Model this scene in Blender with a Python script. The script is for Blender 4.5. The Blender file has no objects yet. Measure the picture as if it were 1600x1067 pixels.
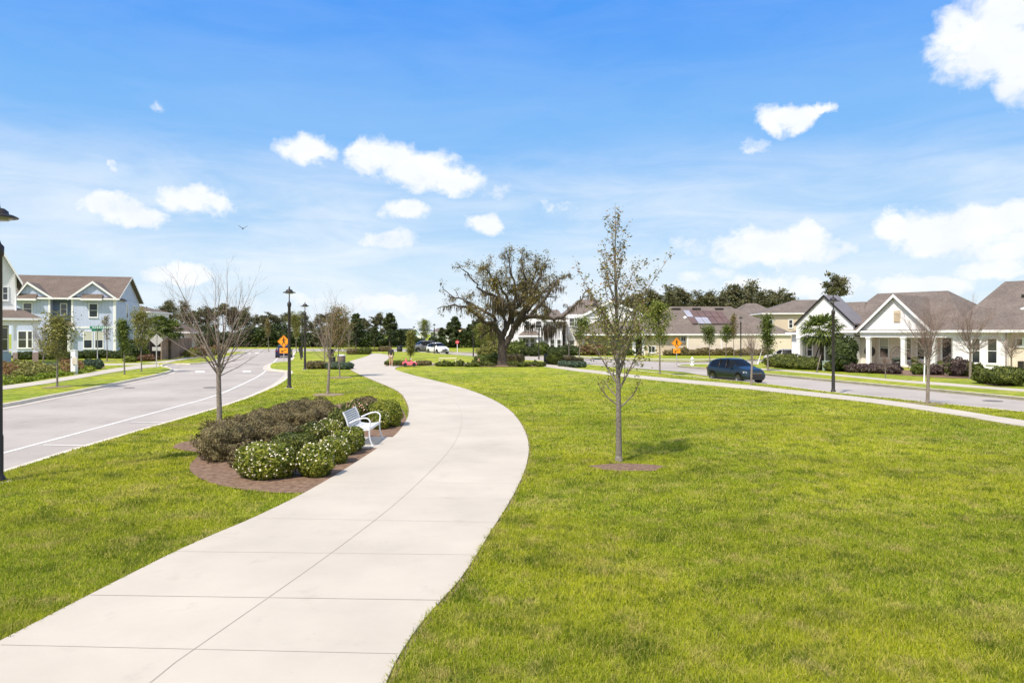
import bpy, bmesh, math, random
import numpy as np
from mathutils import Vector, Matrix
from mathutils.geometry import tessellate_polygon

# ------------------------------------------------------------------ camera, world, sun
S = bpy.context.scene
COL = S.collection
HC, FPX, HOR = 3.0, 1150.0, 521.0          # camera height (m), focal length (photo px), horizon row
cd = bpy.data.cameras.new("camera"); cam = bpy.data.objects.new("camera", cd); COL.objects.link(cam)
cam.location = (0, 0, HC); cam.rotation_euler = (math.radians(90), 0, 0)
cd.sensor_width = 36; cd.lens = FPX / 1600 * 36; cd.shift_y = -12.5 / 1600; cd.clip_start = 0.1; cd.clip_end = 6000
S.camera = cam
S.view_settings.view_transform = 'Standard'; S.view_settings.look = 'None'
S.view_settings.gamma = 1; S.view_settings.use_curve_mapping = False
S.view_settings.exposure = 0.52

SUN_EL, SUN_AZ = 53.0, 215.0               # degrees; azimuth clockwise from +Y (the sun stands behind the camera, to the left)
sd = bpy.data.lights.new("sun", 'SUN'); sd.energy = 3.7; sd.angle = math.radians(1.8); sd.color = (1.0, 0.90, 0.78)
sun = bpy.data.objects.new("sun", sd); COL.objects.link(sun)
_se, _sa = math.radians(SUN_EL), math.radians(SUN_AZ)
_to = Vector((math.sin(_sa) * math.cos(_se), math.cos(_sa) * math.cos(_se), math.sin(_se)))
sun.rotation_euler = (-_to).to_track_quat('-Z', 'Y').to_euler()
sun.location = _to * 60

def nn(nt, t, **kw):
    n = nt.nodes.new(t)
    for k, v in kw.items():
        if k.startswith('i_'):
            n.inputs[int(k[2:])].default_value = v
        else:
            setattr(n, k, v)
    return n

def build_world():
    w = bpy.data.worlds.new("World"); S.world = w; w.use_nodes = True
    nt = w.node_tree; nt.nodes.clear(); L = nt.links.new
    out = nn(nt, 'ShaderNodeOutputWorld'); bg = nn(nt, 'ShaderNodeBackground')
    bg.inputs[1].default_value = 0.10
    L(bg.outputs[0], out.inputs[0])
    sky = nn(nt, 'ShaderNodeTexSky', sky_type='NISHITA', sun_disc=False)
    sky.sun_elevation = _se; sky.sun_rotation = _sa; sky.altitude = 0; sky.dust_density = 0.6; sky.ozone_density = 1.5
    tc = nn(nt, 'ShaderNodeTexCoord'); sep = nn(nt, 'ShaderNodeSeparateXYZ'); L(tc.outputs['Generated'], sep.inputs[0])
    def M(op, a, b=None, c=None, clamp=False):
        n = nn(nt, 'ShaderNodeMath', operation=op, use_clamp=clamp)
        for i, v in enumerate((a, b, c)):
            if v is None: continue
            if isinstance(v, (int, float)): n.inputs[i].default_value = v
            else: L(v, n.inputs[i])
        return n.outputs[0]
    az = M('ARCTAN2', sep.outputs[0], sep.outputs[1]); el = M('ARCSINE', sep.outputs[2])
    # clear-sky colour by elevation (radians 0 .. 1.57), in the units of the Nishita sky
    ramp = nn(nt, 'ShaderNodeValToRGB'); L(M('DIVIDE', el, 1.5708, clamp=True), ramp.inputs[0])
    cr = ramp.color_ramp; cr.interpolation = 'EASE'
    stops = [(0.0, (5.3, 6.2, 6.9)), (0.045, (4.2, 5.6, 6.9)), (0.10, (2.8, 4.6, 6.8)), (0.16, (1.45, 3.6, 6.9)), (0.27, (0.48, 2.45, 7.0)), (0.5, (0.30, 1.6, 5.0)), (1.0, (0.25, 1.0, 3.4))]
    while len(cr.elements) < len(stops): cr.elements.new(0.5)
    for e, (p, c) in zip(cr.elements, stops): e.position = p; e.color = tuple(v / 7.0 for v in c) + (1,)
    rs = nn(nt, 'ShaderNodeVectorMath', operation='SCALE'); L(ramp.outputs[0], rs.inputs[0]); rs.inputs[3].default_value = 7.0
    base = nn(nt, 'ShaderNodeMix', data_type='RGBA'); base.inputs[0].default_value = 0.88
    L(sky.outputs[0], base.inputs[6]); L(rs.outputs[0], base.inputs[7])
    # noise in direction space
    vec = nn(nt, 'ShaderNodeCombineXYZ'); L(az, vec.inputs[0]); L(el, vec.inputs[1])
    def noise(scale, detail, rough, sx=1, sy=1, off=0.0, dist=0.0):
        mp = nn(nt, 'ShaderNodeMapping'); mp.inputs['Scale'].default_value = (sx, sy, 1); mp.inputs['Location'].default_value = (off, off, 0)
        L(vec.outputs[0], mp.inputs[0])
        n = nn(nt, 'ShaderNodeTexNoise'); n.inputs['Scale'].default_value = scale; n.inputs['Detail'].default_value = detail
        n.inputs['Roughness'].default_value = rough; n.inputs['Distortion'].default_value = dist
        L(mp.outputs[0], n.inputs[0]); return n.outputs[0]
    # thin high veil, streaked sideways, thickest low over the horizon
    cir = noise(5.0, 7, 0.62, 1.0, 5.0, 3.1, 0.6)
    cir2 = noise(2.2, 4, 0.5, 1.0, 3.0, 9.3)
    low = nn(nt, 'ShaderNodeMapRange', interpolation_type='SMOOTHSTEP'); L(el, low.inputs[0])
    low.inputs[1].default_value = 0.30; low.inputs[2].default_value = 0.13
    c1 = nn(nt, 'ShaderNodeMapRange', interpolation_type='SMOOTHSTEP'); L(M('ADD', M('MULTIPLY', cir, 0.6), M('MULTIPLY', cir2, 0.4)), c1.inputs[0])
    c1.inputs[1].default_value = 0.30; c1.inputs[2].default_value = 0.66
    veil = M('MULTIPLY', M('MULTIPLY', c1.outputs[0], low.outputs[0]), 0.62)
    faint = M('MULTIPLY', c1.outputs[0], 0.07)
    veil = M('MAXIMUM', veil, faint)
    # contrail-like streak
    def ang(px, py):
        return math.atan((px - 800) / FPX), math.atan((HOR - py) / math.hypot(FPX, px - 800))
    blobs = [(1540,62,80,60,1),(1590,100,50,62,1),(1500,48,50,34,.9),(1600,5,110,50,1),(1470,80,30,22,.6),
        (1228,186,46,17,1),(1208,196,26,15,.95),(1250,196,26,13,.9),(1262,182,24,13,.95),(1287,170,18,9,.85),(1200,182,16,12,.6),(1178,228,24,13,.5),
        (478,236,48,24,.95),(600,248,62,28,1),(660,268,72,29,1),(712,283,46,20,.95),(765,300,36,18,.42),(560,236,28,18,.75),
        (172,322,62,24,1),(150,318,34,18,.9),(218,336,50,18,1),(305,311,56,24,1),(328,314,36,18,1),(634,328,36,18,1),(759,347,30,15,.95),(605,374,52,18,.72),
        (1160,378,48,22,.85),(1215,386,100,31,1),(1255,366,46,24,1),(1300,388,42,22,.7),(1500,352,150,32,1),(1400,357,48,25,1),(1455,378,80,24,.95),(1570,345,70,32,1),(1560,385,90,26,.9),
        (1282,448,82,20,1),(1190,442,70,17,.9),(1440,445,95,20,.95),(1560,420,90,20,.85),(1100,430,60,16,.55),(1090,385,50,18,.45),
        (290,430,56,18,.95),(600,472,70,17,.92),(560,478,50,12,.6),(470,468,48,15,.6),(650,486,44,9,.6),(370,480,60,14,.5),(850,470,70,14,.5),(1020,455,60,14,.5),(880,320,24,12,.4),(855,322,20,11,.6),
        (246,168,13,8,.5),(176,256,14,9,.6),(60,340,60,14,.35),(-120,300,90,40,.9),(1760,250,90,50,.9),(2000,380,160,50,1),(-400,380,180,50,1)]
    warp = nn(nt, 'ShaderNodeTexNoise'); warp.inputs['Scale'].default_value = 22; warp.inputs['Detail'].default_value = 5; warp.inputs['Roughness'].default_value = 0.6
    L(vec.outputs[0], warp.inputs[0])
    wv = nn(nt, 'ShaderNodeVectorMath', operation='SUBTRACT'); L(warp.outputs[1], wv.inputs[0]); wv.inputs[1].default_value = (.5, .5, .5)
    wsc = nn(nt, 'ShaderNodeVectorMath', operation='MULTIPLY'); L(wv.outputs[0], wsc.inputs[0]); wsc.inputs[1].default_value = (0.055, 0.038, 0)
    wa = nn(nt, 'ShaderNodeVectorMath', operation='ADD'); L(vec.outputs[0], wa.inputs[0]); L(wsc.outputs[0], wa.inputs[1])
    field = None
    for (px, py, rx, ry, st) in blobs:
        a, e = ang(px, py)
        s1 = nn(nt, 'ShaderNodeVectorMath', operation='SUBTRACT'); L(wa.outputs[0], s1.inputs[0]); s1.inputs[1].default_value = (a, e, 0)
        s2 = nn(nt, 'ShaderNodeVectorMath', operation='MULTIPLY'); L(s1.outputs[0], s2.inputs[0])
        ca = math.cos(a) ** 2
        s2.inputs[1].default_value = (1150 / rx / max(ca, .3), 1150 / ry / max(math.cos(a), .5), 0)
        s3 = nn(nt, 'ShaderNodeVectorMath', operation='LENGTH'); L(s2.outputs[0], s3.inputs[0])
        f = M('MULTIPLY', M('MINIMUM', M('MULTIPLY', M('SUBTRACT', 1.38, s3.outputs['Value'], clamp=True), 1.30), 1.15), st)
        field = f if field is None else M('MAXIMUM', field, f)
    n1 = noise(30, 9, 0.66, 1, 1.25, 0.0, 0.3)
    dens = M('ADD', field, M('MULTIPLY', M('SUBTRACT', n1, 0.5), 1.7))
    dens = M('MULTIPLY', dens, M('GREATER_THAN', field, 0.001))
    d = nn(nt, 'ShaderNodeMapRange', interpolation_type='SMOOTHSTEP'); L(dens, d.inputs[0])
    d.inputs[1].default_value = 0.08; d.inputs[2].default_value = 1.08
    # unseen bank of cloud added behind and beside the camera as neutral fill light
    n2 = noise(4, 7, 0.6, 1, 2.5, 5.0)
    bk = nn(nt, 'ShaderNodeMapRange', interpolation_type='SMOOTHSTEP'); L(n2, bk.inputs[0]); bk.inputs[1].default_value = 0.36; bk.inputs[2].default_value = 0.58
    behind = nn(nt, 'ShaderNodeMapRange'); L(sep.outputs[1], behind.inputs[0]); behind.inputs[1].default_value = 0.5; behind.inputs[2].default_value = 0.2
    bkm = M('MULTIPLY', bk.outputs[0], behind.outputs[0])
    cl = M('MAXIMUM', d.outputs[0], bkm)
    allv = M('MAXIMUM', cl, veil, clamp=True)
    ccol = nn(nt, 'ShaderNodeMix', data_type='RGBA'); L(noise(18, 4, .5, 1, 1.6, 2.0), ccol.inputs[0])
    ccol.inputs[6].default_value = (5.6, 6.1, 6.8, 1); ccol.inputs[7].default_value = (7.9, 7.9, 7.9, 1)
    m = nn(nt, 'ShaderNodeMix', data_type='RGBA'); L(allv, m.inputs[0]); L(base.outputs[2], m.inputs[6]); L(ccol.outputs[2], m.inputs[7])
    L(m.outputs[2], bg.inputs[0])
build_world()

# ------------------------------------------------------------------ helpers
def G(px, py, h=0.0):
    """a pixel of the photo -> the point of the level ground it shows"""
    Y = (HC - h) * FPX / (py - HOR)
    return ((px - 800) / FPX * Y, Y)
def up(px, py, Y):
    """pixel + depth -> x, z"""
    return (px - 800) / FPX * Y, HC + (HOR - py) * Y / FPX

def link(o, parent=None):
    COL.objects.link(o)
    if parent is not None: o.parent = parent
    return o
def tag(o, label=None, cat=None, group=None, kind=None):
    if label: o['label'] = label
    if cat: o['category'] = cat
    if group: o['group'] = group
    if kind: o['kind'] = kind
    return o
def empty(name, loc=(0, 0, 0), rz=0.0, label=None, cat=None, group=None):
    o = bpy.data.objects.new(name, None); o.empty_display_size = 0.3; link(o)
    o.location = loc; o.rotation_euler = (0, 0, rz)
    return tag(o, label, cat, group)
def children_of(o): return [c for c in o.children]
def copy_tree(o, parent=None):
    c = o.copy(); COL.objects.link(c); c.parent = parent
    for ch in children_of(o): copy_tree(ch, c)
    return c

class MB:
    """collects faces, builds ONE mesh object"""
    def __init__(s): s.v = []; s.f = []; s.sm = []
    def add(s, vs, fs, smooth=False):
        b = len(s.v); s.v.extend([tuple(p) for p in vs]); s.f.extend([tuple(i + b for i in f) for f in fs]); s.sm.extend([smooth] * len(fs)); return s
    def box(s, x0, x1, y0, y1, z0, z1):
        x0, x1 = min(x0, x1), max(x0, x1); y0, y1 = min(y0, y1), max(y0, y1); z0, z1 = min(z0, z1), max(z0, z1)
        return s.add([(x0,y0,z0),(x1,y0,z0),(x1,y1,z0),(x0,y1,z0),(x0,y0,z1),(x1,y0,z1),(x1,y1,z1),(x0,y1,z1)],
              [(0,3,2,1),(4,5,6,7),(0,1,5,4),(1,2,6,5),(2,3,7,6),(3,0,4,7)])
    def prism(s, poly, vec):
        """planar polygon (3D points) extruded by vec"""
        n = len(poly); vec = Vector(vec)
        nrm = Vector((0, 0, 0))
        for i in range(n):
            a, b = Vector(poly[i]), Vector(poly[(i + 1) % n]); nrm += a.cross(b)
        if nrm.dot(vec) > 0: poly = list(reversed(poly))
        a = [Vector(p) for p in poly]; b = [p + vec for p in a]
        fs = [tuple(range(n)), tuple(reversed(range(n, 2 * n)))]
        for i in range(n):
            j = (i + 1) % n; fs.append((j, i, i + n, j + n))
        return s.add(a + b, fs)
    def tube(s, pts, rad, n=6, cap=True, smooth=True):
        pts = [Vector(p) for p in pts]
        if not hasattr(rad, '__len__'): rad = [rad] * len(pts)
        vs = []; up0 = Vector((0.123, 0.977, 0.17))
        for i, p in enumerate(pts):
            d = (pts[min(i + 1, len(pts) - 1)] - pts[max(i - 1, 0)])
            if d.length < 1e-9: d = Vector((0, 0, 1))
            d.normalize(); u = d.cross(up0)
            if u.length < 0.1: u = d.cross(Vector((1, 0, 0)))
            u.normalize(); w = d.cross(u)
            for k in range(n):
                a = 2 * math.pi * k / n; vs.append(p + (u * math.cos(a) + w * math.sin(a)) * rad[i])
        fs = []
        for i in range(len(pts) - 1):
            for k in range(n):
                j = (k + 1) % n; fs.append((i*n+k, i*n+j, (i+1)*n+j, (i+1)*n+k))
        if cap:
            fs.append(tuple(range(n))); fs.append(tuple(reversed(range((len(pts)-1)*n, len(pts)*n))))
        return s.add(vs, fs, smooth)
    def lathe(s, prof, n=20, cx=0, cy=0, smooth=True):
        """prof: (r,z) bottom to top"""
        vs = []; fs = []
        for (r, z) in prof:
            for k in range(n):
                a = 2*math.pi*k/n; vs.append((cx + r*math.cos(a), cy + r*math.sin(a), z))
        for i in range(len(prof)-1):
            for k in range(n):
                j = (k+1) % n; fs.append((i*n+k, i*n+j, (i+1)*n+j, (i+1)*n+k))
        fs.append(tuple(reversed(range(n)))); fs.append(tuple(range((len(prof)-1)*n, len(prof)*n)))
        return s.add(vs, fs, smooth)
    def build(s, name, mat, parent=None, loc=None, rz=None):
        me = bpy.data.meshes.new(name); me.from_pydata(s.v, [], s.f)
        me.polygons.foreach_set('use_smooth', s.sm); me.materials.append(mat); me.update()
        o = bpy.data.objects.new(name, me); link(o, parent)
        if loc is not None: o.location = loc
        if rz is not None: o.rotation_euler = (0, 0, rz)
        return o

def np_mesh(name, V, F, mat, parent=None, smooth=False):
    """V (n,3) array, F (m,k) array with k = 3 or 4"""
    V = np.asarray(V, np.float32); F = np.asarray(F, np.int32); k = F.shape[1]
    me = bpy.data.meshes.new(name)
    me.vertices.add(len(V)); me.vertices.foreach_set('co', V.ravel())
    me.loops.add(F.size); me.loops.foreach_set('vertex_index', F.ravel())
    me.polygons.add(len(F)); me.polygons.foreach_set('loop_start', np.arange(0, F.size, k, dtype=np.int32))
    me.polygons.foreach_set('loop_total', np.full(len(F), k, np.int32))
    if smooth: me.polygons.foreach_set('use_smooth', np.ones(len(F), bool))
    me.materials.append(mat); me.update(calc_edges=True)
    o = bpy.data.objects.new(name, me); return link(o, parent)

# ------------------------------------------------------------------ materials
MATS = {}
def lin(c):
    return tuple(((x/255)/12.92 if x/255 <= .04045 else ((x/255+.055)/1.055)**2.4) for x in c)
def pmat(name, col, rough=0.8, var=0.12, scale=3.0, detail=5, bump=0.0, bscale=None, metal=0.0, col2=None, spec=0.5, coords='Object', coat=0.0, trans=0.0, emit=None):
    """a Principled material whose colour wanders with procedural noise (col2: the colour it wanders to)"""
    m = bpy.data.materials.new(name); m.use_nodes = True; nt = m.node_tree; L = nt.links.new
    b = nt.nodes['Principled BSDF']
    b.inputs['Roughness'].default_value = rough; b.inputs['Metallic'].default_value = metal
    b.inputs['Specular IOR Level'].default_value = spec; b.inputs['Coat Weight'].default_value = coat
    tc = nn(nt, 'ShaderNodeTexCoord')
    n = nn(nt, 'ShaderNodeTexNoise'); n.inputs['Scale'].default_value = scale; n.inputs['Detail'].default_value = detail; n.inputs['Roughness'].default_value = .6
    L(tc.outputs[coords], n.inputs[0])
    mr = nn(nt, 'ShaderNodeMapRange'); mr.inputs[1].default_value = .32; mr.inputs[2].default_value = .68; L(n.outputs[0], mr.inputs[0])
    mx = nn(nt, 'ShaderNodeMix', data_type='RGBA'); L(mr.outputs[0], mx.inputs[0])
    c = tuple(col[:3]); c2 = tuple(col2[:3]) if col2 else tuple(min(1, v*(1+var)) for v in c)
    c1 = c if col2 else tuple(v*(1-var) for v in c)
    mx.inputs[6].default_value = c1+(1,); mx.inputs[7].default_value = c2+(1,)
    L(mx.outputs[2], b.inputs['Base Color'])
    if bump:
        n2 = nn(nt, 'ShaderNodeTexNoise'); n2.inputs['Scale'].default_value = bscale or scale*6; n2.inputs['Detail'].default_value = 6; L(tc.outputs[coords], n2.inputs[0])
        bp = nn(nt, 'ShaderNodeBump'); bp.inputs['Strength'].default_value = bump; bp.inputs['Distance'].default_value = .02
        L(n2.outputs[0], bp.inputs['Height']); L(bp.outputs[0], b.inputs['Normal'])
    if trans: b.inputs['Transmission Weight'].default_value = trans
    m['bsdf'] = 1; MATS[name] = m; return m
def stains(m, scale, lo, hi, dark, sx=1.):
    """irregular soiled patches multiplied into the colour"""
    nt = m.node_tree; L = nt.links.new; b = nt.nodes['Principled BSDF']; old = b.inputs['Base Color'].links[0].from_socket
    tc = nn(nt, 'ShaderNodeTexCoord'); mp = nn(nt, 'ShaderNodeMapping'); mp.inputs['Scale'].default_value = (sx, 1, 1); L(tc.outputs['Object'], mp.inputs[0])
    n = nn(nt, 'ShaderNodeTexNoise'); n.inputs['Scale'].default_value = scale; n.inputs['Detail'].default_value = 9; n.inputs['Roughness'].default_value = .7; L(mp.outputs[0], n.inputs[0])
    r = nn(nt, 'ShaderNodeMapRange', interpolation_type='SMOOTHSTEP'); L(n.outputs[0], r.inputs[0]); r.inputs[1].default_value = lo; r.inputs[2].default_value = hi; r.inputs[3].default_value = 1; r.inputs[4].default_value = dark
    mx = nn(nt, 'ShaderNodeMix', data_type='RGBA', blend_type='MULTIPLY'); mx.inputs[0].default_value = 1; L(old, mx.inputs[6]); L(r.outputs[0], mx.inputs[7]); L(mx.outputs[2], b.inputs['Base Color'])

def leafmat(name, cols, rough=0.6, transl=0.35, clump=1.2, clumpamt=0.35):
    """foliage: colour varies from leaf to leaf (random per island) and from clump to clump; light passes through"""
    m = bpy.data.materials.new(name); m.use_nodes = True; nt = m.node_tree; L = nt.links.new
    b = nt.nodes['Principled BSDF']; out = nt.nodes['Material Output']
    b.inputs['Roughness'].default_value = rough; b.inputs['Specular IOR Level'].default_value = .3
    g = nn(nt, 'ShaderNodeNewGeometry'); tc = nn(nt, 'ShaderNodeTexCoord')
    n = nn(nt, 'ShaderNodeTexNoise'); n.inputs['Scale'].default_value = clump; n.inputs['Detail'].default_value = 3; L(tc.outputs['Object'], n.inputs[0])
    a = nn(nt, 'ShaderNodeMath', operation='MULTIPLY_ADD'); L(n.outputs[0], a.inputs[0]); a.inputs[1].default_value = clumpamt*3; a.inputs[2].default_value = -clumpamt*1.5
    s = nn(nt, 'ShaderNodeMath', operation='ADD', use_clamp=True); L(g.outputs['Random Per Island'], s.inputs[0]); L(a.outputs[0], s.inputs[1])
    r = nn(nt, 'ShaderNodeValToRGB'); L(s.outputs[0], r.inputs[0]); cr = r.color_ramp
    while len(cr.elements) < len(cols): cr.elements.new(.5)
    for i, c in enumerate(cols): cr.elements[i].position = i/(len(cols)-1); cr.elements[i].color = tuple(c)+(1,)
    L(r.outputs[0], b.inputs['Base Color'])
    t = nn(nt, 'ShaderNodeBsdfTranslucent'); L(r.outputs[0], t.inputs[0])
    mix = nn(nt, 'ShaderNodeMixShader'); mix.inputs[0].default_value = transl; L(b.outputs[0], mix.inputs[1]); L(t.outputs[0], mix.inputs[2])
    L(mix.outputs[0], out.inputs[0]); MATS[name] = m; return m

def add_lines(m, period, axis=2, depth=.5, width=.12, dark=.72):
    """siding: lap or board joints every `period` metres along one local axis (narrow grooves: bump + a darker colour)"""
    nt = m.node_tree; L = nt.links.new; b = nt.nodes['Principled BSDF']
    tc = nn(nt, 'ShaderNodeTexCoord'); sp = nn(nt, 'ShaderNodeSeparateXYZ'); L(tc.outputs['Object'], sp.inputs[0])
    if axis == 'xy':
        ad = nn(nt, 'ShaderNodeMath', operation='ADD'); L(sp.outputs[0], ad.inputs[0]); L(sp.outputs[1], ad.inputs[1]); src = ad.outputs[0]
    else: src = sp.outputs[axis]
    d = nn(nt, 'ShaderNodeMath', operation='DIVIDE'); L(src, d.inputs[0]); d.inputs[1].default_value = period
    f = nn(nt, 'ShaderNodeMath', operation='FRACT'); L(d.outputs[0], f.inputs[0])
    st = nn(nt, 'ShaderNodeMapRange', interpolation_type='SMOOTHSTEP'); L(f.outputs[0], st.inputs[0]); st.inputs[1].default_value = 0; st.inputs[2].default_value = width
    bp = nn(nt, 'ShaderNodeBump'); bp.inputs['Strength'].default_value = depth; bp.inputs['Distance'].default_value = .03
    if axis == 2:
        L(f.outputs[0], bp.inputs['Height']); bp.invert = True
    else: L(st.outputs[0], bp.inputs['Height'])
    L(bp.outputs[0], b.inputs['Normal'])
    old = b.inputs['Base Color'].links[0].from_socket
    mx = nn(nt, 'ShaderNodeMix', data_type='RGBA', blend_type='MULTIPLY'); mx.inputs[0].default_value = 1
    L(old, mx.inputs[6]); v = nn(nt, 'ShaderNodeMapRange'); L(st.outputs[0], v.inputs[0]); v.inputs[3].default_value = dark; v.inputs[4].default_value = 1
    L(v.outputs[0], mx.inputs[7]); L(mx.outputs[2], b.inputs['Base Color']); return m

def shingle(name, c):
    m = pmat(name, c, .9, .16, .6, 4)
    nt = m.node_tree; L = nt.links.new; b = nt.nodes['Principled BSDF']
    tc = nn(nt, 'ShaderNodeTexCoord')
    n = nn(nt, 'ShaderNodeTexNoise'); n.inputs['Scale'].default_value = 7; n.inputs['Detail'].default_value = 3; L(tc.outputs['Object'], n.inputs[0])
    sp = nn(nt, 'ShaderNodeSeparateXYZ'); L(tc.outputs['Object'], sp.inputs[0])
    d = nn(nt, 'ShaderNodeMath', operation='MULTIPLY'); L(sp.outputs[2], d.inputs[0]); d.inputs[1].default_value = 11
    f = nn(nt, 'ShaderNodeMath', operation='FRACT'); L(d.outputs[0], f.inputs[0])
    old = b.inputs['Base Color'].links[0].from_socket
    mr = nn(nt, 'ShaderNodeMapRange'); L(n.outputs[0], mr.inputs[0]); mr.inputs[1].default_value = .3; mr.inputs[2].default_value = .7; mr.inputs[3].default_value = .68; mr.inputs[4].default_value = 1.32
    mr2 = nn(nt, 'ShaderNodeMapRange'); L(f.outputs[0], mr2.inputs[0]); mr2.inputs[1].default_value = 0; mr2.inputs[2].default_value = .3; mr2.inputs[3].default_value = .8; mr2.inputs[4].default_value = 1
    pr = nn(nt, 'ShaderNodeMath', operation='MULTIPLY'); L(mr.outputs[0], pr.inputs[0]); L(mr2.outputs[0], pr.inputs[1])
    mx = nn(nt, 'ShaderNodeMix', data_type='RGBA', blend_type='MULTIPLY'); mx.inputs[0].default_value = 1; L(old, mx.inputs[6]); L(pr.outputs[0], mx.inputs[7]); L(mx.outputs[2], b.inputs['Base Color'])
    bp = nn(nt, 'ShaderNodeBump'); bp.inputs['Strength'].default_value = .5; bp.inputs['Distance'].default_value = .02; L(pr.outputs[0], bp.inputs['Height']); L(bp.outputs[0], b.inputs['Normal'])
    return m

def glassmat(name, c=(.03, .035, .04), rough=.06):
    m = pmat(name, c, rough, .3, .8, 2, spec=.9); return m

def grassmat(name, blade=False):
    """lawn: yellow-green with straw-coloured and darker patches, laid out in world metres"""
    m = bpy.data.materials.new(name); m.use_nodes = True; nt = m.node_tree; L = nt.links.new
    b = nt.nodes['Principled BSDF']; b.inputs['Roughness'].default_value = .75; b.inputs['Specular IOR Level'].default_value = .12
    g = nn(nt, 'ShaderNodeNewGeometry')
    def N(scale, det=4, rough=.6, sx=1, sy=1):
        mp = nn(nt, 'ShaderNodeMapping'); mp.inputs['Scale'].default_value = (sx, sy, .01); L(g.outputs['Position'], mp.inputs[0])
        n = nn(nt, 'ShaderNodeTexNoise'); n.inputs['Scale'].default_value = scale; n.inputs['Detail'].default_value = det; n.inputs['Roughness'].default_value = rough
        L(mp.outputs[0], n.inputs[0]); return n.outputs[0]
    def R(src, a, c, t0=0., t1=1.):
        r = nn(nt, 'ShaderNodeMapRange', interpolation_type='SMOOTHSTEP'); L(src, r.inputs[0]); r.inputs[1].default_value = a; r.inputs[2].default_value = c; r.inputs[3].default_value = t0; r.inputs[4].default_value = t1; return r.outputs[0]
    def mixc(f, a, c):
        x = nn(nt, 'ShaderNodeMix', data_type='RGBA'); L(f, x.inputs[0])
        for i, v in ((6, a), (7, c)):
            if isinstance(v, tuple): x.inputs[i].default_value = v + (1,)
            else: L(v, x.inputs[i])
        return x.outputs[2]
    lush, lime, dark, straw = (.295, .37, .024), (.455, .48, .030), (.11, .165, .016), (.60, .49, .20)
    c = mixc(R(N(.16, 3), .38, .62), lush, lime)
    c = mixc(R(N(.8, 5), .50, .66, 0, .75), c, dark)
    c = mixc(R(N(2.1, 4, .6), .50, .64, 0, .75), c, dark)
    c = mixc(R(N(.6, 6, .7), .52, .68, 0, .55), c, straw)
    c = mixc(R(N(4.5, 5, .8), .56, .70, 0, .55), c, (.30, .20, .09))
    c = mixc(R(N(1.9, 6, .75), .52, .66, 0, .75), c, straw)
    if blade:
        rnd = g.outputs['Random Per Island']
        c = mixc(R(rnd, .70, .95, 0, .85), c, straw)
        c = mixc(R(rnd, .38, .0, 0, .75), c, dark)
        c = mixc(R(rnd, .45, .6, 0, .35), c, (.46, .49, .03))
    else:
        c = mixc(R(N(9, 6, .8), .40, .72, 0, .75), c, dark)
        c = mixc(R(N(7, 8, .8), .60, .8, 0, .35), c, straw)
        hs = N(60, 3, .7)
        bp = nn(nt, 'ShaderNodeBump'); bp.inputs['Strength'].default_value = .8; bp.inputs['Distance'].default_value = .04; L(hs, bp.inputs['Height']); L(bp.outputs[0], b.inputs['Normal'])
    L(c, b.inputs['Base Color'])
    if blade:
        t = nn(nt, 'ShaderNodeBsdfTranslucent'); L(c, t.inputs[0]); mix = nn(nt, 'ShaderNodeMixShader'); mix.inputs[0].default_value = .4
        L(b.outputs[0], mix.inputs[1]); L(t.outputs[0], mix.inputs[2]); L(mix.outputs[0], nt.nodes['Material Output'].inputs[0])
    MATS[name] = m; return m

M_GRASS = grassmat('lawn'); M_BLADE = grassmat('grass_blade', True)
M_ASPH = pmat('asphalt', (.40, .365, .33), .92, .14, .22, 9, bump=.25, bscale=60)
M_CONC = pmat('concrete', (.50, .455, .385), .85, .09, .45, 9, bump=.12, bscale=90)
stains(M_CONC, 1.6, .56, .72, .90); stains(M_CONC, 14, .64, .74, .82); stains(M_ASPH, .9, .54, .70, .86, 3.); stains(M_ASPH, .35, .5, .7, .9)
M_KERB = pmat('kerb_concrete', (.62, .57, .47), .85, .12, 1.5, 6, bump=.1)
M_GUT = pmat('gutter_concrete', (.53, .48, .42), .9, .12, 1.0, 6)
M_JOINT = pmat('joint', (.36, .315, .27), .95, .15)
M_PAINT = pmat('road_paint', (.80, .78, .74), .7, .10, 2.5, 6, col2=(.62, .60, .57))
M_MULCH = pmat('mulch', (.285, .19, .125), .98, .5, 9, 8, bump=1.0, bscale=45, col2=(.12, .065, .04))
M_SOIL = pmat('soil', (.26, .20, .12), .98, .3, 4, 7, bump=.6)
M_BARK = pmat('bark_grey', (.10, .085, .07), .9, .4, 14, 8, bump=.8, bscale=40, col2=(.26, .235, .20))
M_BARKL = pmat('bark_pale', (.30, .26, .22), .9, .3, 16, 8, bump=.6, bscale=40, col2=(.13, .10, .08))
M_BARKD = pmat('bark_dark', (.042, .033, .026), .95, .4, 4, 8, bump=.9, bscale=14, col2=(.09, .072, .056))
M_TWIG = pmat('twig', (.30, .21, .17), .85, .3, 5, col2=(.17, .115, .095))
M_BLACK = pmat('lamp_black', (.022, .018, .016), .45, .3, 6)
M_WHITE = pmat('white_paint', (.78, .79, .80), .6, .05, 1.2)
M_TRIM = pmat('white_trim', (.80, .81, .83), .55, .03, 1.5)
M_GLASS = glassmat('window_glass')
M_GLASS2 = glassmat('window_glass_pale', (.16, .17, .16), .1)
M_STEEL = pmat('galvanised', (.42, .42, .41), .45, .1, 5, metal=.4)
M_SIL = pmat('bench_paint', (.72, .73, .76), .38, .04, 3)
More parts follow.
